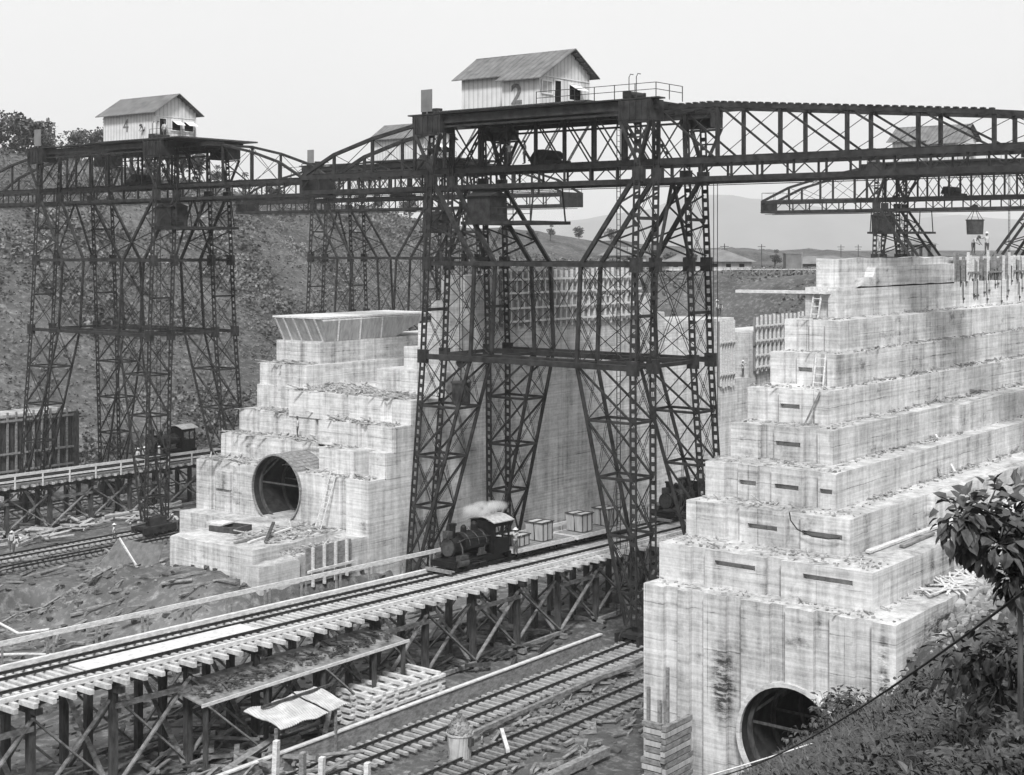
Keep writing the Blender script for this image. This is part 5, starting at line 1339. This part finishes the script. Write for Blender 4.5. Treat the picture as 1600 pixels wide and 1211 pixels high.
# near slope under the camera: weeds, grass and leafy plants
R.seed(44)
def slope_ok(u, v): return v < 35.3 and (u < 61.6 or v < 26.2)
m = MB(); ml = MB(); cnt = 0
while cnt < 9500:
    d = 11 * (82 / 11) ** (R.random() ** .72); px = R.uniform(1020, 1640); u, v = at(px, d)
    if not slope_ok(u, v): continue
    z = ground_z(u, v)
    y = 389 + 2250 * (CAMZ - z) / d
    if y > 1290: continue
    if d > 62 and u > 62 and v < 26: 
        if R.random() < .8: continue
    if u > 61.6 and R.random() < .85: continue
    if px > 1380 and y - 2250 * .32 / d < 1085 - .6 * (px - 1399) and R.random() < .93: continue
    cnt += 1; far_ = sstep(70, 40, d) * .7 + .3
    q = nz(u, v, .3, 3)
    big = 1 + .9 * max(0, q)
    if R.random() < .55:
        for _ in range(7):
            a = R.uniform(0, 2 * pi); L_ = R.uniform(.25, .75) * far_ * big * min(1, .45 + d / 60); b_ = Vector((u + R.uniform(-.15, .15), v + R.uniform(-.15, .15), z - .02)); e = Vector((cos(a) * .5, sin(a) * .5, R.uniform(.5, 1))) * L_
            s_ = Vector((-sin(a), cos(a), 0)) * R.uniform(.006, .014) * (1 + d / 25); i = len(m.v)
            m.v += [tuple(b_ - s_), tuple(b_ + s_), tuple(b_ + e * .6 + s_ * .8 + Vector((0, 0, .1 * L_))), tuple(b_ + e * .6 - s_ * .8 + Vector((0, 0, .1 * L_))), tuple(b_ + e * 1.1 - Vector((0, 0, .18 * L_)))]
            m.f += [(i, i+1, i+2, i+3), (i+3, i+2, i+4)]
    else:
        h = R.uniform(.15, .55) * big * far_
        for _ in range(9):
            c_ = Vector((u + R.uniform(-.2, .2), v + R.uniform(-.2, .2), z + h * R.uniform(.2, 1))); dd = rv(); dd.z *= .5
            tri_leaf(ml, c_, dd, Vector((R.uniform(-.4, .4), R.uniform(-.4, .4), 1)), R.uniform(.09, .2) * min(1.3, .55 + d / 45), R.uniform(.05, .10) * min(1.4, .55 + d / 40))
m.obj('hillside_grass', 'grass', label='long grass on the slope at the lower right corner', cat='grass', kind='stuff')
ml.obj('ground_cover', 'leaf_near', label='dark leafy weeds on the slope at the lower right corner', cat='weeds', kind='stuff')
def bush(name, label, cat, base, lobes, nleaf, L_, w_, trunk, seed):
    R.seed(seed); t = thing(name, label, cat, base)
    tm = MB()
    for pts, r0, r1 in trunk: n = len(pts); tm.tube(pts, [r0 + (r1 - r0) * k / (n - 1) for k in range(n)], 7)
    cm = MB()
    for _ in range(nleaf):
        c_, r_ = R.choice(lobes); c_ = Vector(c_); v = rv().normalized() * r_ * R.uniform(.35, 1.08); out = v.normalized(); out.z -= .45
        p = c_ + v; q = p + out * .05; tri_leaf(cm, p, out + rv() * .5, Vector((R.uniform(-.5, .5), R.uniform(-.5, .5), 1)), L_ * R.uniform(.55, 1.25), w_ * R.uniform(.6, 1.2), .35)
        if R.random() < .22: tm.tube([tuple(c_ + v * .2), tuple(p)], [.012, .005], 4)
    tm.obj('trunk', 'bark', t); cm.obj('crown', 'leaf_near', t)
b0 = Vector(at(1592, 13.5) + (0,)); b0.z = ground_z(b0.x, b0.y)
def rel(px, py, d): u, v = at(px, d); return (u - b0.x, v - b0.y, CAMZ - d * (py - 389) / 2250 - b0.z)
bush('sapling', 'broad-leaved sapling leaning into the right edge in front of the stepped wall', 'tree', tuple(b0),
     [(rel(1500, 812, 13.2), .22), (rel(1540, 800, 13.5), .25), (rel(1585, 800, 13.8), .28), (rel(1560, 850, 13.2), .25), (rel(1600, 860, 13.5), .3), (rel(1640, 800, 13.6), .35), (rel(1650, 880, 13.4), .35), (rel(1515, 850, 13.4), .12), (rel(1590, 905, 13.3), .16)], 820, .155, .105,
     [([(0.05, 0, -.1), rel(1594, 960, 13.5), rel(1580, 900, 13.5), rel(1570, 850, 13.5)], .03, .018), ([rel(1580, 900, 13.5), rel(1545, 850, 13.4), rel(1500, 822, 13.2)], .018, .008), ([rel(1570, 850, 13.5), rel(1600, 800, 13.6), rel(1640, 790, 13.6)], .018, .01)], 51)
def bush_at(label, px, py, d, rad, n, L_, w_, seed):
    u, v = at(px, d); z = ground_z(u, v); zc = CAMZ - d * (py - 389) / 2250
    h = max(rad * .8, zc - z); lob = []
    R.seed(seed)
    for _ in range(7): a = R.uniform(0, 2 * pi); q = rad * R.uniform(.1, .7); lob.append(((cos(a) * q, sin(a) * q, h * R.uniform(.45, 1.05)), rad * R.uniform(.3, .5)))
    bush('shrub', label, 'shrub', (u, v, z - .05), lob, n, L_, w_, [([(0, 0, 0), tuple(Vector(l[0]) * .5), l[0]], .03, .01) for l in lob], seed)
bush_at('dark shrub at the right edge just below the sapling', 1590, 985, 16, .8, 420, .16, .11, 61)
bush_at('dense shrub on the slope below the rock pile at right', 1530, 1100, 24, .7, 500, .2, .13, 62)
bush_at('shrub in the lower right corner', 1575, 1120, 17, .75, 420, .13, .08, 63)
bush_at('low bush in front of the right side of the culvert mouth', 1330, 1135, 50, 1.2, 420, .22, .14, 64)
bush_at('bush on the slope halfway up to the rock pile', 1470, 1080, 30, .8, 360, .17, .11, 65)
bush_at('leafy bush rising in front of the lower right rim of the culvert', 1290, 1190, 45, 1.3, 420, .2, .13, 67)
bush_at('small bush below the right foot of the side wall', 1425, 1125, 44, .8, 360, .2, .12, 66)
# rip-rap heap
R.seed(70)
m = MB()
for _ in range(4200):
    u, v = R.uniform(62.8, 100), 27.6 - 13 * R.random() ** 1.3; s_ = R.uniform(.12, .42); z = ground_z(u, v)
    if u < 66: s_ *= .6
    P = [(u + sx * s_ * R.uniform(.35, .75), v + sy * s_ * R.uniform(.35, .75), z - .1 + (0 if q == 0 else s_ * R.uniform(.5, 1.2))) for q in (0, 1) for sx, sy in ((-1, -1), (1, -1), (1, 1), (-1, 1))]
    m.quadbox(P)
m.obj('rock_pile', 'rock', label='slope of broken pale rock behind the sapling at right', cat='rocks', kind='stuff')
# rocks and clods on the mud
m = MB()
for _ in range(6500):
    u, v = R.uniform(40, 100), R.uniform(41, 112)
    if 57 < v < 63 and R.random() < .3: continue
    s_ = .05 + .35 * R.random() ** 3; z = ground_z(u, v)
    if 74 < v < 93 and u > 76: continue
    m.quadbox([(u + sx * s_ * R.uniform(.3, .8), v + sy * s_ * R.uniform(.3, .8), z - .05 + (0 if q == 0 else s_ * R.uniform(.3, .9))) for q in (0, 1) for sx, sy in ((-1, -1), (1, -1), (1, 1), (-1, 1))])
m.obj('clods', 'dirt', label='lumps of mud and stone on the lock floor', cat='rubble', kind='stuff')
m = MB()
for _ in range(620):
    u, v = R.gauss(61, 3.2), R.gauss(89, 3.0); s_ = .05 + .28 * R.random() ** 2; z = ground_z(u, v)
    m.quadbox([(u + sx * s_ * R.uniform(.3, .8), v + sy * s_ * R.uniform(.3, .8), z - .1 + (0 if q == 0 else s_ * R.uniform(.3, .9))) for q in (0, 1) for sx, sy in ((-1, -1), (1, -1), (1, 1), (-1, 1))])
m.obj('broken_rock', 'spoil', label='pale broken rock heaped at the pit edge left of the apron', cat='rocks', kind='stuff')
# cables over the slope
def cable(label, p, q, r, mt, sag=.3):
    p = Vector(p); q = Vector(q); pts = [p.lerp(q, k / 12) - p - Vector((0, 0, sag * 4 * (k / 12) * (1 - k / 12))) for k in range(13)]
    o = MB().tube(pts, r, 5).obj('cable', mt, label=label, cat='cable'); o.location = p
cable('dark wire crossing the grassy slope to the right edge', (26.3, 15.1, 15.5), (11.9, 3.9, 23.75), .013, 'steel', .25)
cable('pale rope lying low in front of the right culvert mouth', (34.0, 21.2, 11.6), (37.6, 17.6, 12.9), .022, 'wood_pale', .05)
o = MB().tube([(.1, 2.9, .9), (-.15, 2.7, .55), (-.2, 2.3, .15), (-.2, 1.5, -.1), (-.2, .6, -.12), (-.2, 0, 0)], .035, 6).obj('rope', 'steel', label='dark rope drooping down the face of the third step of the side wall', cat='rope'); o.location = (66.5, 31.2, ZT(2) - .9)
# ------------------------------------------------------------------ far buildings on the embankment
def hip_house(label, px, d, wdt, dep, hw, hr, zb, chim=False):
    u, v = at(px, d); t = thing('house', label, 'house', (u, v, zb), radians(38) - pi / 2)
    MB().box(-wdt / 2, wdt / 2, 0, dep, 0, hw).obj('wall', 'form_pale' if not chim else 'roof_far', t)
    m = MB(); i = len(m.v); o_ = .8
    m.v += [(-wdt/2 - o_, -o_, hw - .2), (wdt/2 + o_, -o_, hw - .2), (wdt/2 + o_, dep + o_, hw - .2), (-wdt/2 - o_, dep + o_, hw - .2), (-wdt/2 + dep * .5, dep / 2, hw + hr), (wdt/2 - dep * .5, dep / 2, hw + hr)]
    m.f += [(0, 1, 5, 4), (1, 2, 5), (2, 3, 4, 5), (3, 0, 4), (0, 3, 2, 1)]; m.obj('roof', 'roof_far', t)
    for k in range(int(wdt / 2.4)):
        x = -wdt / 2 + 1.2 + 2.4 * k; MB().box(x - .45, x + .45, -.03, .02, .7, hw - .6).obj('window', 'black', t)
hip_house('long low house with a hipped roof on the embankment', 1110, 262, 15, 9, 1.9, 2.0, 22.5)
hip_house('small pitched-roof house at the left end of the embankment, between the crane legs', 975, 330, 10, 7, 2.0, 1.8, 23.2)
hip_house('low shed roof on the embankment just left of the high side wall', 1290, 300, 14, 8, 1.2, 1.4, 22.4, True)
hip_house('far grey building seen above the side wall behind the distant crane', 1441, 420, 8, 8, 4.5, 2.0, 23.5, True)
u, v = at(1240, 262); t = thing('tank_tower', 'square grey shed like box with a post, beside the dark upright tree', 'shed', (u, v, 22.5), radians(38) - pi / 2)
MB().box(-1.4, 1.4, 0, 2.8, .3, 3.1).obj('body', 'roof_far', t); MB().box(1.4, 1.6, -.1, .1, 0, 3.6).obj('post', 'wood_mid', t); MB().box(-1.5, 1.5, -.1, 2.9, 3.1, 3.25).obj('top', 'wood_mid', t)
t0 = None
for px, d, h in ((1132, 268, 5.2), (1190, 300, 4.6), (1314, 330, 5.0), (1341, 330, 5.0), (980, 330, 5.5)):
    u, v = at(px, d)
    if t0 is None:
        t0 = thing('utility_pole', 'thin pole with crossarms on the distant embankment', 'utility pole', (u, v, 22.3), radians(38), 'poles on the distant embankment')
        MB().cyl((0, 0, 0), (0, 0, 5.2), .11, .08, n=8).obj('pole', 'wood_dark', t0); MB().box(-.06, .06, -.8, .8, 4.6, 4.72).obj('crossarm', 'wood_dark', t0); MB().box(-.06, .06, -.6, .6, 4.1, 4.2).obj('crossarm', 'wood_dark', t0)
    else: dup(t0, (u, v, 22.3), None)
u, v = at(1040, 248); u2, v2 = at(1300, 248)
t = thing('plank_fence', 'low pale fence along the top of the embankment', 'fence', (u, v, 22.3))
MB().bar((0, 0, .7), (u2 - u, v2 - v, .7), .06, .1).obj('rail', 'wood_pale', t)
for k in range(24): MB().bar(((u2 - u) * k / 23, (v2 - v) * k / 23, -.3), ((u2 - u) * k / 23, (v2 - v) * k / 23, .95), .1, .1).obj('post', 'wood_mid', t)
# steam over the locomotive
def steam(name, label, loc, size, dens, nscale, seed):
    bm = bmesh.new(); bmesh.ops.create_icosphere(bm, subdivisions=3, radius=1)
    for q in bm.verts: q.co = Vector((q.co.x * size[0], q.co.y * size[1], q.co.z * size[2])) * (1 + .25 * noise.noise(q.co * 1.7 + Vector((seed, 0, 0))))
    me = bpy.data.meshes.new(name); bm.to_mesh(me); bm.free()
    m = bpy.data.materials.new(name); m.use_nodes = True; t = m.node_tree; t.nodes.clear(); n = t.nodes.new; l = t.links.new
    out = n('ShaderNodeOutputMaterial'); pv = n('ShaderNodeVolumePrincipled'); l(pv.outputs[0], out.inputs['Volume'])
    pv.inputs['Color'].default_value = (.95, .95, .95, 1)
    tc = n('ShaderNodeTexCoord'); nn = n('ShaderNodeTexNoise'); nn.inputs['Scale'].default_value = nscale; nn.inputs['Detail'].default_value = 3; l(tc.outputs['Object'], nn.inputs[0])
    ln = n('ShaderNodeVectorMath'); ln.operation = 'LENGTH'
    mp = n('ShaderNodeMapping'); mp.inputs['Scale'].default_value = (1 / size[0], 1 / size[1], 1 / size[2]); l(tc.outputs['Object'], mp.inputs[0]); l(mp.outputs[0], ln.inputs[0])
    r1 = n('ShaderNodeMapRange'); l(ln.outputs['Value'], r1.inputs[0]); r1.inputs[1].default_value = 1.0; r1.inputs[2].default_value = .2; r1.inputs[3].default_value = 0; r1.inputs[4].default_value = 1
    r2 = n('ShaderNodeMapRange'); l(nn.outputs[0], r2.inputs[0]); r2.inputs[1].default_value = .42; r2.inputs[2].default_value = .62; r2.inputs[3].default_value = 0; r2.inputs[4].default_value = dens
    q = n('ShaderNodeMath'); q.operation = 'MULTIPLY'; l(r1.outputs[0], q.inputs[0]); l(r2.outputs[0], q.inputs[1]); l(q.outputs[0], pv.inputs['Density'])
    me.materials.append(m); o = bpy.data.objects.new(name, me); C.objects.link(o); o.location = loc; tag(o, label, 'steam', kind='stuff')
steam('steam', 'white steam drifting over the locomotive cab', (75.2, VT + .1, 9.0), (2.5, 1.1, .55), 3.5, 1.6, 1)
steam('smoke', 'pale smoke drifting beyond the hill between the big crane legs', (at(862, 380)[0], at(862, 380)[1], 33), (6, 6, 10), .05, .15, 4)
# air
hz = MB().box(-400, 11500, -3600, 7500, -62, 340); o = hz.obj('haze', 'black', kind='stuff')
m = bpy.data.materials.new('haze'); m.use_nodes = True; t = m.node_tree; t.nodes.clear()
out = t.nodes.new('ShaderNodeOutputMaterial'); pv = t.nodes.new('ShaderNodeVolumePrincipled'); pv.inputs['Color'].default_value = (.98, .98, .98, 1); pv.inputs['Density'].default_value = .0002
pv.inputs['Anisotropy'].default_value = .2
t.links.new(pv.outputs[0], out.inputs['Volume']); o.data.materials.clear(); o.data.materials.append(m)
